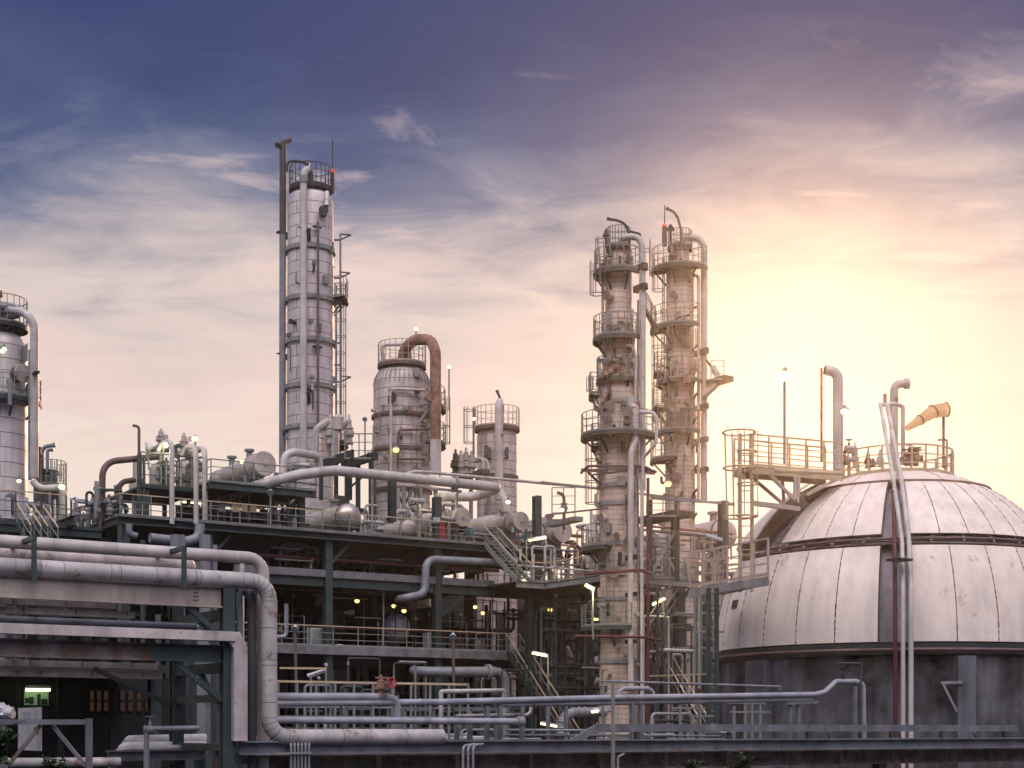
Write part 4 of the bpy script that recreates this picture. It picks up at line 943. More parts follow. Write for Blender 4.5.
# teal sign at the stair
o=thing('stair_sign','small teal sign plate with a white character at the stair head','sign',G(512.5,533,VF-1.2))
MB().box(G(512.5,532.5,VF-1.2)-V((.12,0,0)),G(512.5,526,VF-1.2)+V((.14,.03,0))).build('plate',M['sign'],o)
cu=bpy.data.curves.new('lettering','FONT'); cu.body='2'; cu.size=.34; cu.align_x='CENTER'; cu.extrude=.004; cu.materials.append(M['signwhite'])
tmp=bpy.data.objects.new('tmp',cu); C.objects.link(tmp); bpy.context.view_layer.update(); lm=bpy.data.meshes.new_from_object(tmp.evaluated_get(bpy.context.evaluated_depsgraph_get())); bpy.data.objects.remove(tmp)
to=bpy.data.objects.new('lettering',lm); C.objects.link(to); to.parent=o; to.rotation_euler=(R(90),0,0); to.location=G(512.7,531.8,VF-1.23)-OFF[o.name]
for px,py,lab in ((469,532,'round blue handwheel on a stem below the flat cover drum'),(526,536,'round blue handwheel below the brown flanged drum')):
    d=dY(px,74); r=4.2*d/F; p=W(px,py,d); o=thing('handwheel',lab,'valve',p,'blue handwheels'); mb=MB().torus(p,(0,1,0),r,.05,18,6)
    for a in range(3): q=V((math.cos(a*1.05)*r,0,math.sin(a*1.05)*r)); mb.bar(p-q,p+q,.05)
    mb.build('wheel',M['sign'],o); MB().cyl(p,p+V((0,1.1,0)),.06,n=8).build('stem',M['steel_grey'],o)

manifold('thin grey pipes, valves and stems along the front of the second level',XF(262),XF(510),VF+.7,VF+2,ZD,ZB-.3,20,71,ms=('pipe_grey','steel_grey','vessel_dark','green','pipe_red'),r=(.025,.05))
manifold('thin grey pipes and valves along the ground under the second level',XF(262),XF(520),70,VF+3,0.2,ZD-.6,44,72,ms=('pipe_grey','steel_grey','vessel_dark','green'),r=(.04,.1))
manifold('thin stems and pipes hanging between main deck and second level',XF(262),XF(500),VF+.8,VF+3,ZB+.05,ZA-.5,24,73,ms=('pipe_grey','vessel_dark','pipe_dark','rail'),r=(.04,.1),valves=.2)
manifold('upright grey lines and small valves behind the lower stair',XF(520),XF(600),70,78,0.2,ZB-.6,40,74,ms=('pipe_grey','steel_grey','vessel_dark','green','rail'),r=(.04,.11))
manifold('upright lines and valves at the foot of the near twin column',XF(600,66),XF(650,66),62,68,0.2,ZB-.6,24,75,ms=('pipe_grey','steel_grey','vessel_dark','pipe','green'),r=(.04,.1))
manifold('upright lines beside the dark column left of the round tank',XF(655,64),XF(712,64),60,68,0.2,ZB-.6,34,76,ms=('pipe_grey','steel_grey','vessel_dark','rail','green'),r=(.04,.1))
manifold('crowded thin pipes on the platform between the near twin column and the tank',XF(645,66),XF(735,66),65.6,70,ZB,ZB+3.2,34,77,ms=('pipe','pipe_grey','rusty','beige','steel_grey'),r=(.03,.08))
manifold('crowded thin pipes behind the drums in the middle of the main deck',XF(320),XF(440),79,88,ZA,ZA+3.0,34,78,ms=('pipe','pipe_grey','vessel','steel_grey','green'),r=(.04,.11))
manifold('crowded pipes and valves at the stair end of the main deck',XF(440),XF(560),77,86,ZA,ZA+2.6,34,79,ms=('pipe','pipe_grey','rusty','steel_grey','pipe_brown'),r=(.04,.11))
manifold('small pipes behind the cabinets at the foot of the far left column',G(-5,HZ,80).x,G(100,HZ,80).x,78,84,9.5,14.2,40,80,ms=('pipe_grey','steel_grey','vessel','green','pipe_dark'),r=(.04,.12))
manifold('dense upright pipes and small valves between the twin columns and the caged ladder',XF(660,76),XF(735,76),74,84,ZB,ZB+4.6,34,81,ms=('pipe','rusty','pipe_brown','steel_grey','beige'),r=(.04,.1))
manifold('tangle of small pipes on the platform around the near twin column',46.5,52.5,71.5,76,ZB,ZB+2.4,22,82,ms=('pipe','pipe_grey','pipe_brown','steel_grey','rusty'),r=(.03,.08))
# small post with hooped cage at right of green post
root=thing('railed_platform','small railed landing with thin bent vent behind the stubby drum','platform',W(565,520,91))
MB().box(W(553,523,93),W(575,521,90)).build('deck',M['steel_grey'],root)
MB().rail([W(552,521,90),W(575,521,90),W(575,521,92)],2.0,.8,.05,mid=3).build('railing',M['rail'],root)
pipe(root,[W(564,530,89.5),W(564,497,89.5),W(562,494,89.5),W(557,492.5,89.5)],.1,'pipe_brown',bend=.25)
valve(root,W(564,508,89.5),UP,.14,wheel=None)

# ================================================================ shaded interior
def dark_bank(label,x0,x1,v0,v1,z0,z1,n,seed):
    q=random.Random(seed); root=thing('service_piping',label,'pipework',((x0+x1)/2,(v0+v1)/2,z0),'shaded pipework inside the structure')
    for i in range(n):
        x=q.uniform(x0,x1); y=q.uniform(v0,v1); k=q.random(); r=q.choice((.06,.09,.13,.2,.28)); z=q.uniform(z0+.3,z1-.2)
        m=q.choice(('pipe_dark','dark','vessel_dark','green_dark','pipe_grey','pipe_dark'))  # dimness put into the colours, to darken the space behind
        if k<.4: pipe(root,[(x,y,z0),(x,y,z1)],r,m,n=8)
        elif k<.7: 
            x2=min(x1,x+q.uniform(2,7)); pipe(root,[(x,y,z),(x2,y,z),(x2,y,z0 if q.random()<.5 else z1)],r,m,n=8)
        elif k<.85: MB().ibeam((x,y,z),(min(x1,x+q.uniform(3,8)),y,z),.2,.3).build('beam',M['green_dark'],root)
        else: MB().box((x,y,z0),(x+q.uniform(.6,1.6),y+.8,z0+q.uniform(.8,1.9))).build('cabinet',M[q.choice(('steel_grey','vessel_dark','green_dark'))],root)
    return root
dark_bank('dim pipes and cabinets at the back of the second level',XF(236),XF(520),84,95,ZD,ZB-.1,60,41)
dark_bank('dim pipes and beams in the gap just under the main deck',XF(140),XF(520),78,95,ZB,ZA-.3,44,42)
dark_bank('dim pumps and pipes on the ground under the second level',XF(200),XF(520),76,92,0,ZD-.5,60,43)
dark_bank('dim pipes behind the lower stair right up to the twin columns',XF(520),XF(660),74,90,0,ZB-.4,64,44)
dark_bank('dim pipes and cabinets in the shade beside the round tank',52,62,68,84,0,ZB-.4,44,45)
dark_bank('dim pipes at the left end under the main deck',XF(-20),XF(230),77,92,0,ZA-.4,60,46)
root=thing('rear_light_block','low dark block added behind the structure to keep its background dark','building',(55,104,0))  # made-up backdrop that keeps the space behind the decks dark
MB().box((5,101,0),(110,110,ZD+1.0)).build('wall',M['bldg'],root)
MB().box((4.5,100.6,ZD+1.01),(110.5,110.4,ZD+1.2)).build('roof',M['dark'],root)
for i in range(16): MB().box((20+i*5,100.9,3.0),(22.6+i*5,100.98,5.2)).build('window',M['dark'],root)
MB().box((57,100.2,ZD+1.21),(108,109,14.2)).build('sun_block',M['bldg'],root)  # added to stop low sun leaking in under the decks
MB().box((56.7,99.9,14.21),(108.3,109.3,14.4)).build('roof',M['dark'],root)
root=thing('rear_light_screen','dark upright blocks added behind the decks to hold back rear light','pipe rack',(60,114,0))  # invented tank and duct blocks that cut rear light between the decks
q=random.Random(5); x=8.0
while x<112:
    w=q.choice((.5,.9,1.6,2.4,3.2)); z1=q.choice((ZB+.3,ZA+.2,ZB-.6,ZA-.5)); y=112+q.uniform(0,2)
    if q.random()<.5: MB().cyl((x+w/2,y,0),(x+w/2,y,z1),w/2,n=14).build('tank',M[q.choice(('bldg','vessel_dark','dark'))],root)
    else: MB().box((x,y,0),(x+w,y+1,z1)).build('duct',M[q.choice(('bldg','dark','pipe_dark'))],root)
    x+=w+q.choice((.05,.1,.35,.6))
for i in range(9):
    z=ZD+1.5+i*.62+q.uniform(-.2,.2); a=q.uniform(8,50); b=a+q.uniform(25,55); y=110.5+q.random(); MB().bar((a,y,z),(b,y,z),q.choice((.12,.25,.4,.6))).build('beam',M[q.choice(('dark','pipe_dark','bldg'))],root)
MB().box((8,115.5,ZB+.2),(112,116,ZA-.1)).build('gap_screen',M['bldg'],root)  # dark sheet added to shut out sky below the main deck
o=MB().box((XF(224),80.3,ZA+.02),(XF(312),80.5,ZU-.3)); tag(o.build('dark_backdrop',M['bldg']),'dark sheet added to darken the back of the space under the raised deck','partition')  # added dark sheet, stands in for dark depth under the raised deck
for px,py0,py1,w,lab in ((319,648,629,.95,'blue grey cabinet on the second deck at the foot of the green column'),(434,650,631,.8,'blue grey cabinet on the second deck between the pole lamp and silver foil drum')):
    p=G(px,HZ,VF+.8); o=thing('control_cabinet',lab,'cabinet',(p.x,p.y,ZD),'blue grey cabinets on the second deck'); MB().box((p.x-w/2,p.y,ZD),(p.x+w/2,p.y+.6,ZD+1.05)).build('body',M['white'],o); MB().box((p.x-w/2+.06,p.y-.03,ZD+.08),(p.x-.02,p.y-.003,ZD+.98)).build('door',M['steel_grey'],o); MB().box((p.x+.02,p.y-.03,ZD+.08),(p.x+w/2-.06,p.y-.003,ZD+.98)).build('door',M['steel_grey'],o)
bl=[(357,601,79),(394,606,80),(404,611,80),(475,607,82),(483,613,82),(550,610,80),(634,606,84)]
for i,(px,py,vv_) in enumerate(bl):
    bulb(('yellow bulkhead lamp nearest the green column with the knee brace','yellow bulkhead lamp left of the pair over the foil ended drum','small warm bulkhead lamp just over the foil ended drum','upper left lamp of the close pair in the dark middle of the second level','lower right brighter lamp of the close pair in the dark middle of the second level','lone yellow bulkhead lamp right of the lower stair','bulkhead lamp behind the near twin column')[i],G(px,py,vv_),.9,'yellow',r=.14)
tube_light('lit slanting tube lamp on a pole at the top of the yellow stair',W(529,540.5,83.5),W(546,537.5,83),W(526.5,580,83.3))
tube_light('lit slanting tube lamp on a pole at the lower stair',W(532,653,80),W(547,656,80),W(548,690,80))
tube_light('lit slanting tube lamp on a pole left of the near twin column',W(585,585,76),W(594,590,76),W(593,640,76))
tube_light('lit slanting tube lamp in the shade right of the red fire pipe',W(652.5,605,80),W(665,598.5,80))
tube_light('unlit white tube lamp slanting on the pole behind the low pipes',W(308,677,60),W(326,671,60),W(311,720,60),lit=None)
tube_light('pale unlit tube lamp fixed above the platform railing left of the tank',W(706,536,70),W(722,541,70),lit=None)
bulb('warm lamp hanging in the shade between dark column and red fire pipe',W(668,617,88),.4,'yellow',r=.15)
bulb('warm lamp beside the caged ladder at the left of the round tank',W(698,623,80),.4,'yellow',r=.17)
bulb('yellow lamp low at left of the near twin column platform',W(596,619,86),.4,'yellow',r=.14)
pole_light('pole lamp with white head standing between lower stair and silver foil drum',W(454,700,50),W(453,635,50),size=.17,m='pipe_brown')
pole_light('pole lamp with white head and brown pole near the big upright pipe',W(297,720,50),W(295,627,50),size=.17,m='pipe_brown')
pole_light('lamp pole with white head standing at the four notice boards',G(270.5,525,VF-.1),G(270.5,491,VF-.1),size=.25)
bulb('lamp lit on top of the tan drum at the stair head',W(508,502,82),.3,'warm',r=.13)
bulb('lamp lit above the stubby drum beside the thin bent vent',W(562,510,88),.3,'warm',r=.13)
pole_light('flood lamp lit on the right of the left skid',G(196,460,75),G(195,437,75),lit='warm',size=.22,aim=V((-.5,-1,-.2)))
pole_light('flood lamp lit on the middle relief valve of the left skid',G(163,455,74.6),G(164.5,444,74.6),lit='warm',size=.2,aim=V((.4,-.6,-.5)))
pole_light('unlit dark flood lamp at the left corner of the left skid',G(149,470,75),G(147.5,445,75),size=.3,aim=V((.6,-.6,-.6)))
pole_light('small lamp lit on the top of the round cover drum',G(243,468,76),G(242.5,460.5,76),lit='warm',size=.18)
point(W(590,592,75.5),120); point(G(162,452,74.0),60,(1,.85,.5)); point(W(538,538,82.5),45); point(W(540,656,79.2),40); point(W(659,603,79.3),60); point(G(430,500,76),70)
for i,px in enumerate((183,191,198)): tube_light(('left','middle','right hand')[i]+' of three short lit tube lamps at the skid foot',G(px,502+i*.6,74.3),G(px+3,502.2+i*.6,74.3),r=.05,group='short tube lamps on the left skid')
# ================================================================ round tank
T=Round(897,57.7); K=T.k; RR=180*K; ZS=zat(640,57.7-0)-.05
ZS=ZC+3.01
root=thing('storage_tank','big round tank with pale panelled dome on a stained grey skirt wall','tank',T.o(0))
cz=V((T.c.x,T.c.y,ZS))
def sph(r,ph): return (r*math.cos(R(ph)), r*math.sin(R(ph)))
MB().lathe(cz,UP,[sph(RR-.32,p) for p in (0,8,16,24,32,40,48,56,64,72,80,86,89.5)],64,ref=T.f,caps=False).build('inner_shell',M['tank_in'],root)
MB().lathe((T.c.x,T.c.y,0),UP,[(RR-.12,0),(RR-.12,ZS-.45)],96,ref=T.f,caps=False).build('skirt_wall',M['wall'],root)
MB().lathe(cz,UP,[(RR-.12,-.45),(RR+.02,-.44),(RR+.02,-.05),(RR-.6,-.04)],96,ref=T.f,caps=False).build('drip_ring',M['dark'],root)
def panel(a0,a1,p0,p1,name='cladding_panel',r=RR,th=.05):
    n=max(2,int((a1-a0)/3)); m=max(2,int((p1-p0)/4)); mb=MB(); vs=[];
    for s in (r,r-th):
        for i in range(m+1):
            ph=p0+(p1-p0)*i/m
            for j in range(n+1):
                a=a0+(a1-a0)*j/n; q=T.at(a,s*math.cos(R(ph)),0); q.z=ZS+s*math.sin(R(ph)); vs.append(q)
    N_=(m+1)*(n+1); fs=[]
    for i in range(m):
        for j in range(n):
            b=i*(n+1)+j; fs.append((b,b+1,b+n+2,b+n+1)); fs.append((N_+b,N_+b+n+1,N_+b+n+2,N_+b+1))
    for i in range(m):
        for j in (0,n):
            b=i*(n+1)+j; fs.append((b,b+n+1,N_+b+n+1,N_+b) if j==0 else (b,N_+b,N_+b+n+1,b+n+1))
    for j in range(n):
        fs.append((j,N_+j,N_+j+1,j+1)); b=m*(n+1)+j; fs.append((b,b+1,N_+b+1,N_+b))
    mb._add(vs,fs)
    return mb.build(name,M['tank'],root)
gp=.14
# lower tier: seams every ~12.2 degrees away from the front slot
def tiers(start,end,step,p0,p1,r=RR):
    n=max(1,round(abs(end-start)/step)); 
    for i in range(n):
        a=start+(end-start)*i/n; b=start+(end-start)*(i+1)/n; panel(min(a,b)+gp,max(a,b)-gp,p0,p1,r=r)
tiers(-5.2,-178,12.2,0,29.2); tiers(4.2,178,12.2,0,29.2)
tiers(-5.2,-45,10,33.5,60); tiers(4.2,178,10,33.5,60)
tiers(-57,-178,12.1,33.5,60,RR*1.06)
for a in range(-180,180,30): panel(a+.3,a+29.7,60.8,76)
q=random.Random(21)
def seam(a,p0,p1):
    mb=MB(); ph=p0+.4
    while ph<p1-.6:
        l=q.choice((.25,.5,.9,1.6)); e_=min(ph+l,p1-.3); w=q.choice((.012,.018,.026))
        P1=T.at(a+q.uniform(-.06,.06),(RR+.006)*math.cos(R(ph)),0); P1.z=ZS+(RR+.006)*math.sin(R(ph)); P2=T.at(a,(RR+.006)*math.cos(R(e_)),0); P2.z=ZS+(RR+.006)*math.sin(R(e_))
        mb.bar(P1,P2,w*(2 if p0<30 else 1.1),.012,up=T.dir(a)); ph=e_+q.choice((.3,.6,1.2))
    mb.build('seam_rivets',M['rust_flange'] if q.random()<.35 else M['brown'],root)
for s0,e0,st_,p0,p1 in ((-5.2,-110,12.2,0,29.2),(4.2,112,12.2,0,29.2),(-5.2,-45,10,33.5,60),(4.2,112,10,33.5,60)):
    n={(-5.2,0):None}; full_={-110:-178,112:178,-45:-45}[e0]; n=max(1,round(abs(full_-s0)/st_))
    for i in range(1,n):
        a=s0+(full_-s0)*i/n
        if abs(a)<115: seam(a,p0,p1)
for a in range(-90,91,30): seam(a,60.8,74)
# closing plates along the front slot edges
for a,p0,p1 in ((-5.1,.3,29),(4.1,.3,29),(-5.1,33.7,60),(4.1,33.7,60)):
    mb=MB(); vs=[]; m=8
    for i in range(m+1):
        ph=R(p0+(p1-p0)*i/m)
        for r in (RR-.06,RR-.31): q=T.at(a,r*math.cos(ph),0); q.z=ZS+r*math.sin(ph); vs.append(q)
    mb._add(vs,[(2*i,2*i+2,2*i+3,2*i+1) for i in range(m)]); mb.build('slot_side',M['tank_in'],root)
# left deep slot: stringers and struts
for a in (-56,-51,-46):
    mb=MB(); pts=[]
    for ph in range(32,62,4): q=T.at(a,(RR-.35)*math.cos(R(ph)),0); q.z=ZS+(RR-.35)*math.sin(R(ph)); pts.append(q)
    mb.tube(pts,.06,0,6); mb.build('slot_stringer',M['beige'],root)
for ph in range(34,60,3):
    p=T.at(-56,(RR-.3)*math.cos(R(ph)),ZS+(RR-.3)*math.sin(R(ph))); q=T.at(-45.5,(RR-.3)*math.cos(R(ph)),ZS+(RR-.3)*math.sin(R(ph))); MB().bar(p,q,.12,.05).build('slot_rung',M['beige'],root)
# girth band between the tiers
rb=(RR-.3)*math.cos(R(31.3)); zb=ZS+(RR-.3)*math.sin(R(31.3))
rw,zw=sph(RR-.02,29.4); MB().lathe(cz,UP,[(rw-.5,zw+.03),(rw+.05,zw+.03),(rw+.05,zw+.1),(rw-.5,zw+.1)],96,ref=T.f,caps=False).build('girth_ledge',M['beam_rust'],root)
MB().torus((T.c.x,T.c.y,ZS+RR*math.sin(R(31.6))),UP,RR*math.cos(R(31.6))+.02,.05,96,8).build('ring_pipe',M['pipe_brown'],root)
MB().torus((T.c.x,T.c.y,ZS+RR*math.sin(R(30.6))),UP,RR*math.cos(R(30.6))-.12,.04,96,8).build('ring_pipe',M['pipe_dark'],root)
MB().torus((T.c.x,T.c.y,ZS-.28),UP,RR+.16,.055,96,8).build('ring_pipe',M['pipe_brown'],root)
for a in range(-110,111,11):
    p=T.at(a,RR*math.cos(R(29.6))-.02,ZS+RR*math.sin(R(29.6))+.1); q=T.at(a+1.3,RR*math.cos(R(33))-.2,ZS+RR*math.sin(R(33))-.02); MB().bar(p,q,.07).build('band_bracket',M['beige'],root)
    MB().bar(T.at(a,RR,ZS-.28),T.at(a,RR+.2,ZS-.28),.05).build('pipe_clip',M['dark'],root)
# top ring edge, flat crown
r60,z60=sph(RR+.01,60.3); MB().ring((T.c.x,T.c.y,ZS+z60+.0),r60-.05,.09,.1,72).build('crown_edge',M['rust_flange'],root)
r76,z76=sph(RR,76); MB().lathe(cz,UP,[(r76+.02,z76-.05),(r76+.02,z76+.08),(.9,z76+.12),(.01,z76+.12)],48,ref=T.f,caps=False).build('crown_plate',M['tank'],root)
ZT=ZS+z76+.1
# skirt columns, base boxes, access hatch
for a,w in ((-43.5,1.0),(18.5,.62),(60,.7),(-78,.8)):
    c=T.at(a,RR-.1,0); d_=T.dir(a); s_=V((-d_.y,d_.x,0))
    MB().obox(c+V((0,0,(ZS-.5+ (1.3 if w<.9 else 0))/2))+d_*.1,s_,d_,UP,w/2,.28,(ZS-.5-(1.3 if w<.9 else 0))/2).build('skirt_column',M['wall_light'],root)
    MB().obox(c+V((0,0,.7))+d_*.12,s_,d_,UP,w*.45,.2,.58).build('skirt_base',M['black'],root)
    for k in (-1,1):
        MB().bar(c+s_*k*w*1.2+d_*.1,c+s_*k*w*.5+d_*.1+V((0,0,1.1)),.05,.3,up=d_).build('base_gusset',M['green_dark'],root)
p=T.at(-66,RR+.005,ZS+RR*.12); 
a=-60.5; ph=R(14); c=T.at(a,(RR+.01)*math.cos(ph),ZS+RR*math.sin(ph)); d_=T.dir(a); s_=V((-d_.y,d_.x,0)); n_=(d_*math.cos(ph)+UP*math.sin(ph)); u_=n_.cross(s_)
MB().obox(c,s_,u_,n_,.22,.16,.03).build('inspection_hatch',M['black'],root)
c=T.at(12,RR+.05,zat(683,51)); MB().bar(c,T.at(17,RR+.35,zat(683,51)),.1).build('pipe_bracket',M['steel_grey'],root); MB().bar(T.at(12.4,RR+.1,zat(684,51)),T.at(16,RR+.2,zat(712,51)),.07).build('pipe_bracket',M['steel_grey'],root)
# pipes running down the front slot
def slope(az,ph,off=.15): 
    q=T.at(az,(RR+off)*math.cos(R(ph)),0); q.z=ZS+(RR+off)*math.sin(R(ph)); return q
def run(r,m,name,pts): pipe(root,[W(*p) for p in pts],r,m,bend=.5,name=name)
run(.075,'pipe','downpipe',[(880.5,404,57.5),(893,478,53.9),(897,505,52.5),(902,541,51.3),(903,590,50.55),(903,641,50.35),(903,806,50.35)])
run(.085,'pipe','downpipe',[(887,404,57.6),(901,478,53.9),(905,505,52.5),(909,541,51.3),(911,590,50.55),(911,641,50.35),(911,806,50.35)])
run(.075,'pipe_red','fire_riser',[(893.5,492,53.2),(894.5,541,51.35),(895,590,50.6),(895.5,641,50.4),(895.5,806,50.4)])
pipe(root,[W(880.5,405,57.6),W(895,404,57.6),W(903,406,57.6),W(903,465,57.6)],.08,'pipe',bend=.15,name='cross_pipe')
MB().cyl(W(885,403,57.6),W(885,394,57.6),.07).build('vent_tip',M['rusty'],root); MB().cyl(W(896.5,402,57.6),W(896.5,397,57.6),.07).build('vent_tip',M['rusty'],root)
for py in (560,): MB().box(W(886,py-1,50.5),W(913,py+1,50.4)).build('pipe_clip',M['dark'],root)
# vents on the crown
gooseneck(root,[W(894,468,58.4),W(894,389,58.4),W(897,384,58.4),W(906,383.5,58.4)],4.2*K,M['pipe'],bend=.35)
o=pipe(root,[W(838,470,57.2),W(838,377,57.2),W(834,371.5,57.2),W(825,370,57.2)],5.0*K,'pipe',bend=.4,n=16,name='vent_stack')
e=W(825,370,57.2); dv=(W(825,370,57.2)-W(834,371.5,57.2)).normalized(); MB().cyl(e+dv*.002,e+dv*.03,5.0*K*.85,n=16).build('vent_mouth',M['black'],o)  # black disc stands in for the dark inside of the open end
# crown railing and fittings
pts=[T.at(a,2.08,ZT-.22) for a in range(-180,180,15)]
deck_rail(root,pts,1.0,False,.8,m='yellow',closed=True,name='crown_railing')
for i,(px,b,h) in enumerate(((855,468,26),(868,468,17),(880,467,18),(873,467,9))):
    relief_valve(root,W(px,b,57+i*.3),h*K*1.0,.09,'rusty' if i%2 else 'pipe',dv=-RT if i==0 else None)
for px,py in ((909,455),(914,450),(918,458),(905,460),(911,463),(845,462),(849,450)): valve(root,W(px,py,57.3),RT,.085,up=UP if px!=914 else RT,m='rusty',wheel='brown' if px!=914 else None)
pipe(root,[W(845,448,57.2),W(853,449,57.2),W(855,456,57.2)],.12,'pipe',bend=.1); pipe(root,[W(906,466,57.4),W(906,452,57.4),W(917,452,57.4),W(917,466,57.4)],.06,'rusty')
# windsock
o=thing('windsock','orange windsock drooping to the left on a pole at the crown railing','windsock',W(943.5,468,57.5))
MB().tube([W(943.5,468,57.5),W(943.5,408,57.5)],.05,0,8).build('pole',M['rusty'],o)
MB().tube([W(938,440,57.5),W(947,439.5,57.5),W(947,468,57.5)],.035,.08,6).build('pole_brace',M['rusty'],o)
a=W(946.5,409.5,57.5); b=W(933,411.5,57.4); c=W(920,420,57.2); d=W(907,428.5,57.0)
mb=MB(); n=16
rings=[(a,6.8),(a.lerp(b,.5),6.9),(b,6.4),(b.lerp(c,.5),5.6),(c,4.8),(c.lerp(d,.5),3.9),(d,3.0)]
vs=[];fs=[]
for i,(p,r) in enumerate(rings):
    t_=(rings[min(i+1,6)][0]-rings[max(i-1,0)][0]); sx,sy,_=frame(t_)
    for k in range(n): vs.append(p+(sx*math.cos(2*math.pi*k/n)+sy*math.sin(2*math.pi*k/n))*r*K*(1+.05*math.sin(k*3+i)))
for i in range(6):
    for k in range(n): fs.append((i*n+k,i*n+(k+1)%n,(i+1)*n+(k+1)%n,(i+1)*n+k))
mb._add(vs,fs); sk=mb.build('sock',M['orange'],o)
for p,r,q in ((a,6.9,b),(b,6.5,c),(c,4.9,d)): MB().torus(p,(q-p),r*K,.03,18,5).build('hoop',M['rust_flange'],sk)
# lamps at the tank
pole_light('tall pole lamp with lit flood head on the tank gangway',W(784.5,464,53.5),W(784.5,372,53.5),lit='warm',size=.34,aim=V((-.9,-.7,-.3)))
o=MB().tube([W(821.5,462,55),W(821.5,368,55)],.045,0,8).build('lightning_rod',M['rusty']); tag(o,'plain thin pole beside the big bent vent of the tank','pole')
bulb('white lamp lit on the shaft of the big bent vent of the tank',W(844.5,411.5,56.4),.2,'warm',r=.14)

# gangway and caged ladder at the tank
root=thing('gangway','steel gangway with caged ladder bridging to the top of the round tank','gangway',W(745,740,51))
A=W(750,466,53.6); B=W(842,474,55.3); A2=A+V((0,0,0)); sd=(B-A); sd.z=0; sd=V((-sd.y,sd.x,0)).normalized()
zg=(zat(467,53.6)); A.z=B.z=zg
mb=MB(); mb.bar(A+sd*.5,B+sd*.5,1.0,.06); mb.build('walkway',M['grating'],root)
for s in (0,1.0): MB().bar(A+sd*s-V((0,0,.12)),B+sd*s-V((0,0,.12)),.09,.2).build('side_beam',M['yellow'],root)
for s in (0,1.0): MB().rail([A+sd*s+V((0,0,.03)),B+sd*s+V((0,0,.03))],1.15,.75,.05).build('railing',M['yellow'],root)
MB().tube([A.lerp(B,.25)-V((0,0,.05)),A.lerp(B,.95)+V((0,0,.05))],.09,0,8).build('cable_duct',M['yellow'],root)
z_=V((0,0,.2))
for s in (0,1.0):
    o_=sd*s
    for f0,(px,py,dd) in ((.2,(795,500,54.2)),(.52,(797,503,54.3)),(.93,(806,495,54.5))):
        MB().bar(A.lerp(B,f0)+o_-z_,W(px,py,dd)+o_*.8,.11).build('strut',M['beige'],root)
MB().bar(A.lerp(B,.48)-z_,W(795,500,54.2),.09).build('strut',M['beige'],root)
MB().bar(W(752,503,53.6),W(799,509,54.2),.2,.16).build('tie_beam',M['beige'],root)
for px in (740,752): MB().bar(W(px,592,53.5),W(px,434,53.5),.1,.1).build('ladder_post',M['yellow'],root)
ladder(root,W(746,585,53.5),zat(433,53.5),-FW,m=M['yellow'],w=.36)
MB().torus(W(739,432.5,53.1),UP,.58,.035,20,5).build('cage_hoop',M['yellow'],root)
for py in (468,517): MB().torus(W(739,py,53.1),UP,.55,.035,20,5).build('cage_hoop',M['yellow'],root)
for px in (725,732,754): MB().bar(W(px,433,53),W(px+(2 if px<740 else -3),520,53),.05,.03).build('cage_strap',M['yellow'],root)
# lower platform against the tank
p0=W(690,583,54.5); zz_=zat(583,52.5)
pts=[W(690,HZ,54.5),W(768,HZ,50.2),W(768,HZ,51.6),W(722,HZ,55.5)]
vs=[V((p.x,p.y,zz_+h)) for h in (-.16,0) for p in pts]
MB()._add(vs,[(3,2,1,0),(4,5,6,7),(0,1,5,4),(1,2,6,5),(2,3,7,6),(3,0,4,7)]).build('landing',M['steel_grey'],root)
rp=[V((p.x,p.y,zz_+.02)) for p in (pts[0],pts[1],pts[2])]
MB().rail(rp,1.25,.8,.06).build('railing',M['beige'],root)
MB().bar(V((pts[0].x,pts[0].y,zz_-.2)),V((pts[1].x,pts[1].y,zz_-.2)),.12,.22).build('edge_beam',M['steel_grey'],root)
for px in (708.5,716.5): MB().bar(W(px,760,52.0),W(px,588,52.0),.12).build('ladder_post',M['green'],root)
ladder(root,W(712.5,760,52.0),zat(588,52),-FW,cage=False,m=M['rail'],w=.26)
for py in (632,): MB().bar(W(695,py,52),W(724,py,52.2),.07).build('tie',M['steel_grey'],root)
for px in (695,701): MB().bar(W(px,672,53),W(px,588,53),.07).build('hanger',M['rail'],root)
MB().bar(W(650,676,60),W(708,674,53),.06).build('guard_rail',M['yellow'],root)
# ================================================================ near pipe rack at the left
VN=30.0
def XN(px,v=VN): return G(px,HZ,v).x
XL=XN(-230)
def nd(px,v=VN): return dY(px,v)
root=thing('pipe_rack','near green steel pipe rack with rusty beige cross beams','pipe rack',(XN(227),VN+1.5,0))
XP=XN(227); s=1
zb1=zat(587,nd(120)) ; zb2=zat(638,nd(120))
ztop1=G(0,573,VN).z; 
def zline(py0,px0=0,v=VN): return G(px0,py0,v).z
h1=(25/F)*nd(0)*.62
MB().ibeam((XL,VN,zline(586)),(XP-.14,VN,zline(586)),.2,.46,.03).build('top_beam',M['beam'],root)
MB().ibeam((XL,VN,zline(647.5)),(XN(150),VN,zline(647.5)),.2,.36,.03).build('lower_beam',M['beam_rust'],root)
MB().ibeam((XN(150)+.002,VN,zline(647.5)),(XP-.14,VN,zline(647.5)),.2,.36,.03).build('lower_beam',M['green'],root)
MB().ibeam((XL,VN+3,zline(586)+.28),(XP-.14,VN+3,zline(586)+.28),.2,.46,.03).build('rear_beam',M['dark'],root)
MB().ibeam((XL,VN+3,zline(650)+.2),(XP-.14,VN+3,zline(650)+.2),.2,.4,.03).build('rear_beam',M['green_dark'],root)
MB().ibeam((XP,VN,0),(XP,VN,zat(583,nd(227))),.26,.26,.035,up=SY).build('post',M['green'],root)
MB().ibeam((XP,VN+3,0),(XP,VN+3,zline(586)+.15),.26,.26,.035,up=SY).build('post',M['green_dark'],root)
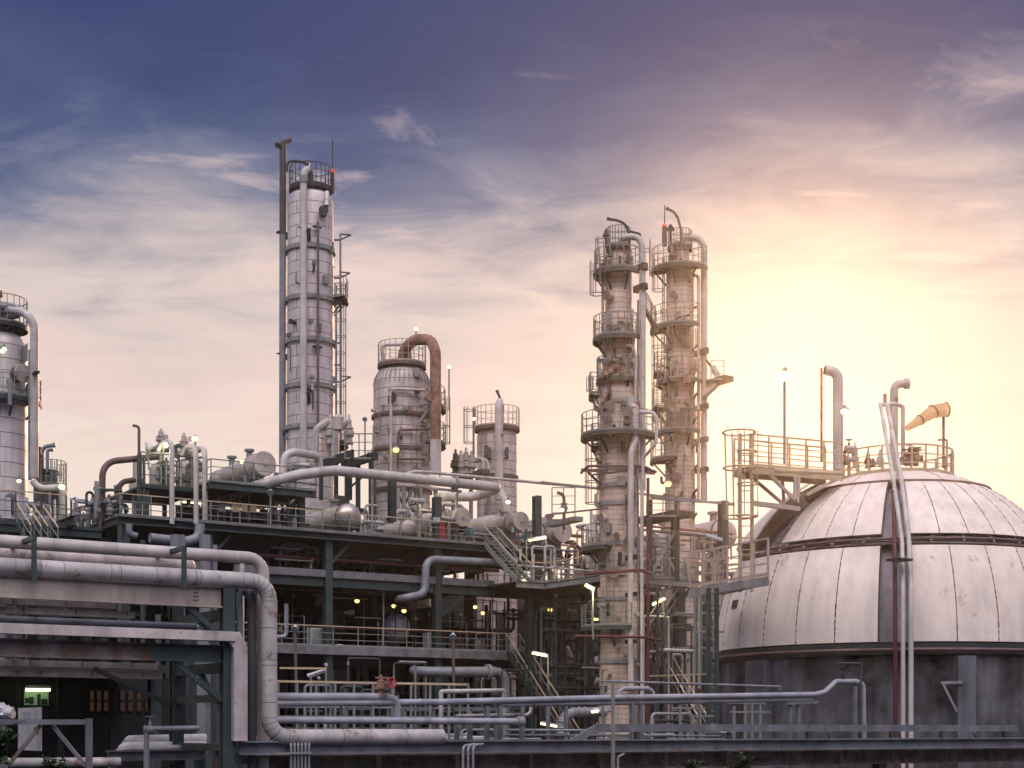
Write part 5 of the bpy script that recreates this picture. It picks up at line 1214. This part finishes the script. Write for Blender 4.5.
for px in (-200,):
    for v in (VN,VN+3): MB().ibeam((XN(px),v,0),(XN(px),v,zline(586)-.25),.26,.26,.035,up=SY).build('post',M['green_dark'],root)
for z in (zline(586)-.35,zline(647.5)-.28): 
    MB().bar((XP-.01,VN+.13,z),(XP-.01,VN+2.87,z),.16,.22).build('cross_beam',M['green_dark'],root)
    MB().bar((XP,VN+.1,z-1.05),(XP,VN+1.5,z-.1),.1).build('knee_brace',M['green'],root)
MB().bar((XP-.9,VN+.02,zline(586)-.2),(XP-.1,VN+.02,zline(586)-.85),.1).build('knee_brace',M['green'],root)
MB().bar((XP-1.15,VN+.02,zline(647.5)-.2),(XP-.1,VN+.02,zline(647.5)-.98),.1).build('knee_brace',M['green'],root)
MB().bar((XP-1.9,VN+3,zline(650)-.2),(XP-.12,VN+3,zline(650)-1.0),.1).build('knee_brace',M['dark'],root)
for py in (697,748): MB().bar((XP,VN+.13,zat(py,31)),(XP,VN+2.87,zat(py,31)),.12,.16).build('cross_beam',M['green_dark'],root)
# bolted splice plate
for k in range(8):
    p=V((XN(193)+.06*(k%2),VN-.1,zline(586)+.14-.08*(k//2))); MB().cyl(p+V((0,.02,0)),p-V((0,.02,0)),.016,n=6).build('bolt',M['dark'],root)

# big upright pipe and companions
r1=8.1*nd(255)/F
zp=zline(566.5); xb=XN(269,VN-.05)
solo_pipe('big peeling pale pipe that turns down from the rack into the low pipe bridge',[(XL,VN-.05,zp),(xb,VN-.05,zp),(xb,VN-.05,zat(737,nd(300))),(XN(441),VN-.05,zat(737,nd(300)))],r1,'pipe_worn',bend=.42,n=20)
zt=zline(537); xt=XN(263,VN+.5)
bp=bpy.data.objects[[o.name for o in C.objects if o.get('label','').startswith('big peeling pale')][0]]
bz2=zat(737,nd(300))
for k in range(7):
    a=R(90-15*k); c=V((xb-.42+.42*math.cos(a),VN-.05,zp-.42+.42*math.sin(a))); MB().torus(c,V((math.sin(a),0,-math.cos(a))),r1+.001,.007,24,5).build('elbow_band',M['pipe_grey'],bp)
    a=R(180+15*k); c=V((xb+.42+.42*math.cos(a),VN-.05,bz2+.42+.42*math.sin(a))); MB().torus(c,V((-math.sin(a),0,math.cos(a))),r1+.001,.007,24,5).build('elbow_band',M['pipe_grey'],bp)
x=XL+.5
while x<xb-.6: MB().torus((x,VN-.05,zp),SX,r1+.001,.008,24,5).build('lagging_band',M['pipe_grey'],bp); x+=.95
z=bz2+.75
while z<zp-.6: MB().torus((xb,VN-.05,z),UP,r1+.001,.008,24,5).build('lagging_band',M['pipe_grey'],bp); z+=.8
solo_pipe('upper smooth pale pipe on the rack, bending down behind the big peeling pipe',[(XL,VN+.5,zt-.02),(xt,VN+.5,zt-.02),(xt,VN+.5,.2)],6.2*nd(250)/F,'pipe',bend=.34,n=18)
solo_pipe('slim grey pipe dropping between the duct and the big peeling pipe',[(XN(246),VN+.35,0),(XN(246),VN+.35,zat(587,32)),(XN(240),VN+.35,zat(586,32)),(XN(239),VN+1.6,zat(588,32))],.07,'pipe_grey',bend=.15)
solo_pipe('dark slim pipe dropping right next to the big peeling pipe',[(XN(256.5),VN+.25,0),(XN(256.5),VN+.25,zat(588,32)),(XN(252),VN+1.4,zat(588,32))],.1,'pipe_dark',bend=.2)
solo_pipe('third slim grey pipe dropping beside the duct',[(XN(250.5),VN+.6,0),(XN(250.5),VN+.6,zat(586,32)),(XN(247),VN+1.8,zat(586,32))],.05,'pipe_grey',bend=.15)
solo_pipe('steel blue thin pipe running along the rack between the two beams',[(XL,VN+.6,zline(617)),(XN(196,VN+.6),VN+.6,zline(617))],.075,'pipe_grey',bend=.1)
# duct with mitred corner
xa=XN(237,VN-.28); zc_=zline(628,0,VN-.28)
o=MB().bar((XL,VN-.18,zc_),(xa-.05,VN-.18,zc_),.3,.2).bar((xa-.07,VN-.181,zc_+.03),(xa+.09,VN-.181,zc_-.24),.3,.2,up=SY).bar((xa+.08,VN-.18,zc_-.2),(xa+.08,VN-.18,zat(741,31.5)),.3,.24,up=SY)
tag(o.build('cable_duct',M['tray']),'pale square cable duct that mitres down beside the green rack post','duct')
for i,(py,v,xe) in enumerate(((601,33.5,118),(610,33.4,132),(663,33.6,155),(673,33.5,160))):
    z=zline(py,0,v); o=MB().bar((XL-1,v,z),(XN(xe,v),v,z),.35,.14)
    o=o.build('cable_tray',M['tray']); tag(o,('highest thin pale covered tray behind the rack','pale covered tray just under the highest one','upper of two pale lidded trays above the dark shed','lower of two pale lidded trays above the dark shed')[i],'cable tray','cable trays behind the near rack')
    for k in range(14):
        x=XL-.6+k*1.15+i*.2
        if x<XN(xe,v)-.1: MB().box((x,v-.185,z-.04),(x+.03,v-.17,z+.078)).build('lid_clip',M['beam_rust'],o)
# U frames over the pipes
for px0,px1,py,lab in ((34,0,539,'green inverted pipe guard frame at the far left of the rack'),(184,138,549,'green inverted pipe guard frame nearer the bend of the big pipe')):
    x=XN(px0,VN-.35); z=zat(py,nd(px0,VN-.35)); o=MB().bar((x,VN-.35,z),(x,VN-.35,zline(582)),.085)
    o.bar((x,VN-.4,z+.02),(x,VN+1.9,z+.02),.09,.09).bar((x,VN+1.85,z-.05),(x,VN+1.85,zline(582)),.11)
    tag(o.build('pipe_guard',M['green']),lab,'frame','pipe guard frames on the near rack')
solo_pipe('flat wide pale pipe lying behind the big peeling pipe on the rack',[(XL,VN+1.4,zline(553,0,VN+1.4)),(XN(192,VN+1.4),VN+1.4,zline(553,0,VN+1.4)),(XN(192,VN+1.4),VN+3.5,zline(553,0,VN+1.4))],.2,'tray',bend=.4)
# pipes behind the rack going down at 140-260
root=thing('service_piping','mid grey pipes and elbows between near rack and the deck edge','pipework',(20,60,0))
for px,v,y0,y1 in ((120,70,525,600),(143,71,540,600),(176,70,535,600),(181,70,535,600),(205,70,535,620),(215,71,545,640),(242,70,560,640)): pipe(root,[G(px,y1+60,v),G(px,y0,v)],rnd.choice((.12,.2,.28)),rnd.choice(('pipe_grey','pipe','pipe_dark')),n=10)
pipe(root,[G(150,538,72),G(185,542,72),G(199,538,72),G(200,524,72)],.25,'pipe_grey',bend=.5,n=12); pipe(root,[G(129,524,72),G(129,534,72),G(137,536,72)],.16,'pipe_grey',bend=.3)
dark_bank('dim pipes and steel in the space right behind the near rack',XN(190,40),XN(262,40),38,50,0,6.5,22,51)

# workshop shed low at left
root=thing('shed','dark open shed with a lit green window and dim orange panes','shed',(13,50,0))
v0=46; X0=G(-70,HZ,42).x; X1=G(166,HZ,42).x; zr=zat(673,43)
MB().box((X0,v0,0),(G(186,HZ,46).x,v0+.3,zr)).build('back_wall',M['bldg'],root)
MB().box((X0-.3,41.9,zr+.01),(X1,v0+3,zr+.25)).build('roof',M['dark'],root)
for px in (60,112): MB().bar((G(px,HZ,44).x,44,0),(G(px,HZ,44).x,44,zr),.16).build('post',M['bldg'],root)
MB().ibeam((G(154,HZ,43).x,43,0),(G(154,HZ,43).x,43,zr),.3,.3,.04,up=SY).build('post',M['green'],root)
for k,px in enumerate((92,99,106,122.5,130.5,139,147.5)):
    f_=MB().box(G(px-2.6,712,v0-.06),G(px+2.6,690,v0-.02)).build('window',M['black'],root)
    for (a,b) in ((691,700),(702,711)): MB().box(G(px-1.8,b,v0-.09),G(px+1.8,a,v0-.065)).build('pane',E['dim'],f_)
f_=MB().box(G(23,706,v0-.05),G(50,688,v0-.01)).build('lit_window',M['black'],root)
MB().box(G(24.5,705,v0-.1),G(48,690,v0-.06)).build('pane',E['room'],f_)
for a,b,c,d in ((30,697,33,704),(38,694,40,705),(42,699,47,705),(26,698,29,703)): MB().box(G(a,d,v0-.2),G(c,b,v0-.12)).build('machine',M['dark'],f_)
tube_light('bright green-white tube lamp over the lit shed window',G(26,689.5,v0-.35),G(50,689.5,v0-.35),lit='green'); point(G(37,693,v0-.9),3,(.75,1,.6))

# white cabinet, frame and low pipes at bottom left
o=thing('electric_cabinet','pale double cabinet under the lit shed window','cabinet',W(33,750,31))
MB().box(W(18,750,32.5),W(42,707,31)).build('body',M['white'],o); MB().box(W(20,748,31.05)-V((0,.1,0)),W(31,712,30.95)).build('door',M['white'],o); MB().box(W(33,735,30.9),W(39,727,30.85)).build('vent_grille',M['steel_grey'],o)
o=thing('barrier_frame','galvanised steel frame with two slanting braces at bottom left','frame',W(45,770,26))
MB().bar(W(-20,722,26),W(92,722,26),.09,.09).build('top_rail',M['beam_grey'],o); MB().bar(W(89,800,26),W(89,718.5,25.98),.1).build('post',M['beam_grey'],o); MB().bar(W(4,800,26),W(4,720,26.02),.1).build('post',M['beam_grey'],o)
MB().bar(W(6,768,26.06),W(41,725,26.06),.06).build('brace',M['beam_rust'],o); MB().bar(W(52,725,26.06),W(86,766,26.06),.06).build('brace',M['beam_grey'],o)
o=MB(); 
q=random.Random(3); mb=MB(); n=14; vs=[]; fs=[]
for i in range(9):
    c=W(-14+i*3.4,712-1.5*math.sin(i*.5),29+i*.03); 
    for k in range(n):
        a=2*math.pi*k/n; rr=(.2+.03*math.sin(i*1.7+k*2.1)+q.uniform(-.02,.02))*(1 if i<7 else .75)
        vs.append(c+UP*math.sin(a)*rr*.75+FW*math.cos(a)*rr)
for i in range(8):
    for k in range(n): fs.append((i*n+k,i*n+(k+1)%n,(i+1)*n+(k+1)%n,(i+1)*n+k))
fs.append(tuple(8*n+k for k in range(n))); mb._add(vs,fs)
tag(mb.build('wrapped_pipe_end',M['foil']),'crumpled silver wrapped pipe end at the left frame edge by the cabinet','pipe')
solo_pipe('low lying pale pipe crossing behind the galvanised frame',[W(-30,763,30),W(120,762,31.5)],5*30/F,'pipe_worn')
root=thing('pipe_bundle','short bundle of foil wrapped pipes on a grey beam under rack','pipework',W(145,750,34))
for i in range(4): pipe(root,[W(118+i*3,756-i*4,33+i*.5),W(119+i*3,751-i*4,33+i*.5),W(125+i*3,749.5-i*3.6,33+i*.5),W(205,748-i*3.6,34.5+i*.5)],.085,'foil' if i%2 else 'pipe_worn',bend=.1)
MB().ibeam(W(108,756,32.5),W(205,754,34.3),.18,.24,.03).build('beam',M['beam_grey'],root)
for px in (112,150,190): MB().bar(W(px,800,33),W(px,759,33),.14).build('post',M['beam_grey'],root)
pipe(root,[W(146.5,780,32),W(146.5,731,32),W(149,729,32),W(200,728,32)],.06,'pipe_grey',bend=.1)
valve(root,W(150,729.5,32),RT,.06,wheel='steel_grey')

# ================================================================ low pipe bridge along the front
root=thing('pipe_bridge','long low galvanised beam bridge carrying the low pipes across the front','pipe bridge',(XN(600),VN,0))
XE=XN(1120); XS=XN(238)
zbm=zat(745,nd(600)) ; zk=12.5/F*nd(600)
MB().ibeam((XS,VN,zat(745.5,nd(600))),(XE,VN,zat(745.5,nd(600))),.3,.30,.03).build('top_beam',M['beam_grey'],root)
MB().ibeam((XS+.5,VN+.5,zat(761,nd(600))),(XE,VN+.5,zat(761,nd(600))),.3,.42,.03).build('main_girder',M['beam_rust'],root)
MB().ibeam((XS+.5,VN+2.6,zat(758,nd(600))),(XE,VN+2.6,zat(758,nd(600))),.3,.5,.03).build('main_girder',M['beam_rust'],root)
for i in range(14):
    x=XS+1+i*2.1; MB().bar((x,VN+.66,zat(757,nd(600))),(x,VN+2.44,zat(757,nd(600))),.14,.2).build('cross_beam',M['dark'],root)
    if i%4==1: MB().ibeam((x,VN+.5,0),(x,VN+.5,zat(769,nd(600))),.3,.3,.04,up=SY).build('post',M['dark'],root)
    MB().box((x+.4,VN+.32,zat(768,nd(600))),(x+.5,VN+.345,zat(753,nd(600)))).build('splice_plate',M['beam_rust'],root)
# guard rail at the right
v=VN+.15
o=thing('guard_rail','low galvanised guard rail on short legs in front of the tank','railing',(XN(800),v,0))
zr=zat(728,nd(800)); MB().bar((XN(600),v,zr),(XN(1021),v,zr),.1,.19).build('rail_beam',M['beam_grey'],o)
MB().bar((XN(600),v+.002,zr),(XN(574),v+.002,zat(743,nd(600))),.1,.17).build('sloping_end',M['beam_grey'],o)
for px in (640,733,812,895,945,1008): MB().bar((XN(px),v+.01,zat(741,nd(px))),(XN(px),v+.01,zr-.1),.08).build('leg',M['dark'],o)
for px in (838,870,910,985): MB().tube([(XN(px),v+.3,zr-.12),(XN(px+2),v+.25,zr-.3),(XN(px+5),v+.2,zat(742,nd(px)))],.02,.1,6).build('cable',M['black'],o)
def lowp(label,pts,r,m='pipe_cool',v=VN+.6,bend=None,fl=()):
    return solo_pipe(label,[G(px,py,v) for px,py in pts],r*dY(500,v)/F,m,bend,None,flanges=[(G(px,py,v),SX) for px,py in fl])
lowp('low pale pipe ending in a downward elbow under the red wheel valve',[(262,697),(385,697),(397,700),(397,735)],3.9,'pipe_cool',v=VN+1.0,bend=.28)
lowp('long low pipe just above the peeling one, stopping at a blind flange',[(262,720),(524,721.5)],3.3,'pipe_cool',v=VN+.7,fl=((520,721.4),))
lowp('long low pale pipe running right and stepping up before the tank',[(262,703.5),(440,702),(600,698),(815,694.5),(825,692),(836,681.5),(856,681.5),(863,684),(864,742)],3.1,'pipe_cool',v=VN+1.0,bend=.22)
lowp('thinner grey pipe right under the stepping one',[(500,705),(812,699.5)],2.4,'pipe_grey',v=VN+1.05)
lowp('low thin pipe with a dropped end between the small supports',[(455,716),(527,715),(531,712),(531,704)],1.8,'pipe_worn',v=VN+1.3,bend=.1)
lowp('thin double line along the bridge right of the stubs, upper one',[(505,730),(720,731)],1.3,'pipe_cool',v=VN+1.5); lowp('thin double line along the bridge right of the stubs, lower one',[(505,735),(720,736)],1.3,'pipe_grey',v=VN+1.55)
lowp('short hooped pipe looping at the foot of the near twin column',[(619,699),(619,692),(623,688.5),(648,688.5),(653,692),(653,698)],2.3,'pipe_cool',v=VN+1.2,bend=.12)
lowp('pale low portal pipe standing over the low pipes',[(441,735),(441,691.5),(503.5,690.5),(503.5,735)],2.2,'pipe_worn',v=VN+1.5,bend=.04)
root=thing('yellow_railing','yellow topped railing behind the low pipes at the left','railing',G(370,735,VN+3))
v=VN+3
MB().bar(G(262,681,v),G(466,684.5,v),.055).build('handrail',M['yellow'],root)
for px in range(278,470,19): MB().bar(G(px,740,v),G(px,683,v),.05).build('post',M['rail'],root)
for py in (701,716): MB().bar(G(262,py,v),G(466,py+1,v),.035,.035).build('mid_rail',M['rail'],root)
MB().bar(G(280,668,v+1.5),G(326,668.5,v+1.5),.05).build('rear_handrail',M['yellow'],root)
o=thing('gate_valve','small gate valve with a pinkish red handwheel on the low elbowed pipe','valve',G(381,697,VN+1))
MB().lathe(G(381,697,VN+1),UP,[(.14,.0),(.14,.05),(.08,.06),(.08,.18),(.15,.19),(.15,.26),(.09,.27),(.1,.38),(.04,.4),(.04,.52)],14).build('body',M['rusty'],o)
p=G(391.5,683,VN+.7); wr=5.2*nd(391)/F; mb=MB().torus(p,(0,1,0),wr,.02,20,6)
for k in range(3): q_=V((math.cos(k*1.05)*wr,0,math.sin(k*1.05)*wr)); mb.bar(p-q_,p+q_,.022)
mb.build('handwheel',M['red'],o); MB().cyl(p,G(384,684,VN+1),.03,n=8).build('stem',M['steel_grey'],o); MB().box(G(377,678.5,VN+1),G(387,677,VN+1.1)).build('yoke_plate',M['rusty'],o)
# supports
for px,t_ in ((632,703),(641,703),(790,702),(798,702),(855,686),(344,722),(368,735),(415,724),(457,716),(487,706),(500,706),(522,706),(212*0+470,724)):
    o=MB().bar(G(px,742,VN+1.02),G(px,t_,VN+1.02),.1); tag(o.build('pipe_support',M['beam_grey']),'short grey steel post under the low pipes','support','short posts under the low pipes')
o=MB().bar(G(785,703.5,VN+1.0),G(817,702,VN+1.0),.16,.08); tag(o.build('support_beam',M['beam_grey']),'short flat beam on two posts under the long low pipe','support')
o=MB().bar(G(613,768,VN-.4),G(613,684,VN-.4),.07); tag(o.build('slim_post',M['rail']),'slim grey post standing in front of the low bridge beam, taller one','post')
o=MB().bar(G(603,731,VN+1.6),G(603,683,VN+1.6),.05); tag(o.build('slim_post',M['rail']),'slim pale post behind the loop pipe at the near twin column foot','post')
o=MB().tube([G(618,790,VN-.5),G(618,757,VN-.5),G(624,754,VN-.5)],.03,.05,8); tag(o.build('slim_post',M['rail']),'shortest slim post, with a small arm, at the bottom below the bridge beam','post')
solo_pipe('very thin rail line crossing in front of the tank wall',[G(600,681,VN+2.2),G(780,686.5,VN+2.2),G(780,690,VN+2.2)],.03,'pipe_grey',bend=.02)
o=solo_pipe('thin right angled rod by the small upright valve at the tank',[G(861,742,VN+.9),G(861,663.5,VN+.9),G(838,663,VN+.9)],.03,'pipe_dark',bend=.02)
o=thing('needle_valve','small dark upright valve on the step of the long low pipe','valve',G(842.5,680,VN+1)); MB().lathe(G(842.5,680,VN+1),UP,[(.05,0),(.05,.1),(.08,.12),(.08,.22),(.05,.24),(.05,.34),(.09,.36),(.02,.44)],10).build('body',M['dark'],o); MB().bar(G(838,664.5,VN+1),G(847,664.5,VN+1),.03).build('lever',M['dark'],o)
# corrugated elbow duct with flood lamp
root=thing('flexible_duct','corrugated flexible grey duct with elbow lying by the lower stair','duct',G(575,725,36))
pts=[(562,735),(562,722),(566,715),(574,712.5),(605,712)]
pipe(root,[G(a,b,36) for a,b in pts],5.0*43/F,'pipe_grey',bend=.4,n=16,name='hose')
cc=[G(562,733,36),G(562,728,36),G(562.3,723,36),G(564,718.5,36),G(568,714.5,36),G(573,713,36),G(579,712.3,36),G(585,712.2,36),G(592,712,36)]
for a,b in zip(cc,cc[1:]): MB().torus(a,(b-a),5.0*43/F,.03,18,5).build('rib',M['steel_grey'],root)
tube_light('small lit tube lamp lying above the flexible duct',G(592,711.5,35.2),G(598,710.5,35.2),r=.05)
tube_light('small lit tube lamp low at the foot of the lower stair',G(541,723.5,37),G(560,727,37),r=.035)
# conduits at the bridge end
for i in range(6):
    px=291+i*3.6; o=MB().tube([G(px,800,VN-.25),G(px,744,VN-.25),G(px+.5,742,VN+.3)],.028,.05,8); tag(o.build('conduit',M['pipe_grey']),'one of six equal thin conduits dropping from the bridge beam','conduit','row of six conduits below the bridge beam')
o=MB().bar(G(274,753.5,VN-.3),G(311,753,VN-.3),.04); tag(o.build('conduit_clamp',M['steel_grey']),'thin cross bar clamping the six conduits','clamp')
for i in range(3):
    px=463+i*5; o=MB().tube([G(px,800,VN-.3),G(px,748,VN-.3),G(px+2,745.5,VN-.2),G(px+12-i,744,VN-.17)],.03,.12,8); tag(o.build('conduit',M['pipe_grey']),'one of three curved conduits hooked over the bridge beam','conduit','three hooked conduits')
# low frames and boxes in the half dark behind the bridge
root=thing('pipe_stand','pale low frames and small bars behind the low pipes','frame',G(470,735,VN+4))
for a,b,c,d in ((404,709,433,722),(470,709,496,722),(345,708,372,716),(548,705,566,712)):
    for p,q_ in (((a,b),(c,b)),((a,b),(a,740)),((c,b),(c,740))): MB().bar(G(*p,VN+4),G(*q_,VN+4),.09).build('bar',M['beam_grey'],root)
for px,py in ((680,705),(700,703),(745,703),(752,700),(734,706),(760,704)): MB().bar(G(px,742,VN+3.5),G(px,py,VN+3.5),.06).build('bar',M['rail'],root)
for a,b,c in ((672,705,708),(728,765,703),(730,770,712),(690,714,716)): MB().bar(G(a,c,VN+3.5),G(b,c,VN+3.5),.05).build('bar',M['rail'],root)
manifold('small pipes and fittings in the half dark behind the low bridge',XN(262,36),XN(520,36),34.5,38,1.2,zat(725,42),26,61,ms=('pipe_grey','steel_grey','dark','pipe'),r=(.03,.06))
manifold('small grey pipes low between the near twin column and the tank',XN(600,37),XN(720,37),35,38,1.2,zat(708,46),16,62,ms=('pipe_grey','steel_grey','dark'),r=(.03,.05))
# ground level steel under second level
root=thing('ground_railing','long yellow lit handrail in the shade behind the lower stair','railing',G(600,675,73))
MB().bar(G(508,672.5,73),G(596,674,73),.06).build('handrail',M['yellow'],root)
for px in range(512,600,14): MB().bar(G(px,720,73),G(px,674,73),.05).build('post',M['rail'],root)

# ================================================================ plants
def plant(label,base,h,n,seed,wide=.5,name='plant'):
    q=random.Random(seed); root=thing(name,label,'plant',base,'weeds and shrubs along the bottom'); base=V(base); st=MB(); lf=MB()
    for i in range(n):
        a=q.uniform(0,6.28); l=q.uniform(.5,1)*h; d_=V((math.cos(a),math.sin(a),0)); tip=base+d_*q.uniform(.2,1)*wide*h+UP*l
        mid=base.lerp(tip,.5)+UP*.12*h; st.tube([base,mid,tip],.008,.05,5)
        for k in range(14):
            f_=q.uniform(.3,1); p=(base.lerp(mid,f_*2) if f_<.5 else mid.lerp(tip,(f_-.5)*2)); b_=q.uniform(0,6.28); t_=V((math.cos(b_),math.sin(b_),q.uniform(-.5,.6))).normalized(); sd_=t_.cross(UP).normalized(); L_=q.uniform(.12,.3)*h**.5
            lf._add([p,p+t_*L_*.5+sd_*L_*.2+UP*.02,p+t_*L_,p+t_*L_*.5-sd_*L_*.2+UP*.02],[(0,1,2,3)])
    st.build('stem',M['leaf'],root); lf.build('foliage',M['leaf'],root,smooth=False)
plant('dark leafy shrub at the far left edge of the picture',W(-4,778,25),.95,22,1,.45)
plant('low dark green weed tuft beneath the galvanised frame',W(52,785,25.5),.55,14,2,.6)
plant('broad leaved weed hanging in front of the bridge beam below the loop pipe',W(692,782,27),.42,9,3,.6)
plant('larger broad leaved weed in front of the bridge beam left of the tank',W(738,783,27),.55,10,4,.6)
plant('smaller weed at the bottom right of the two broad leaved ones',W(764,786,27.4),.35,7,5,.6)
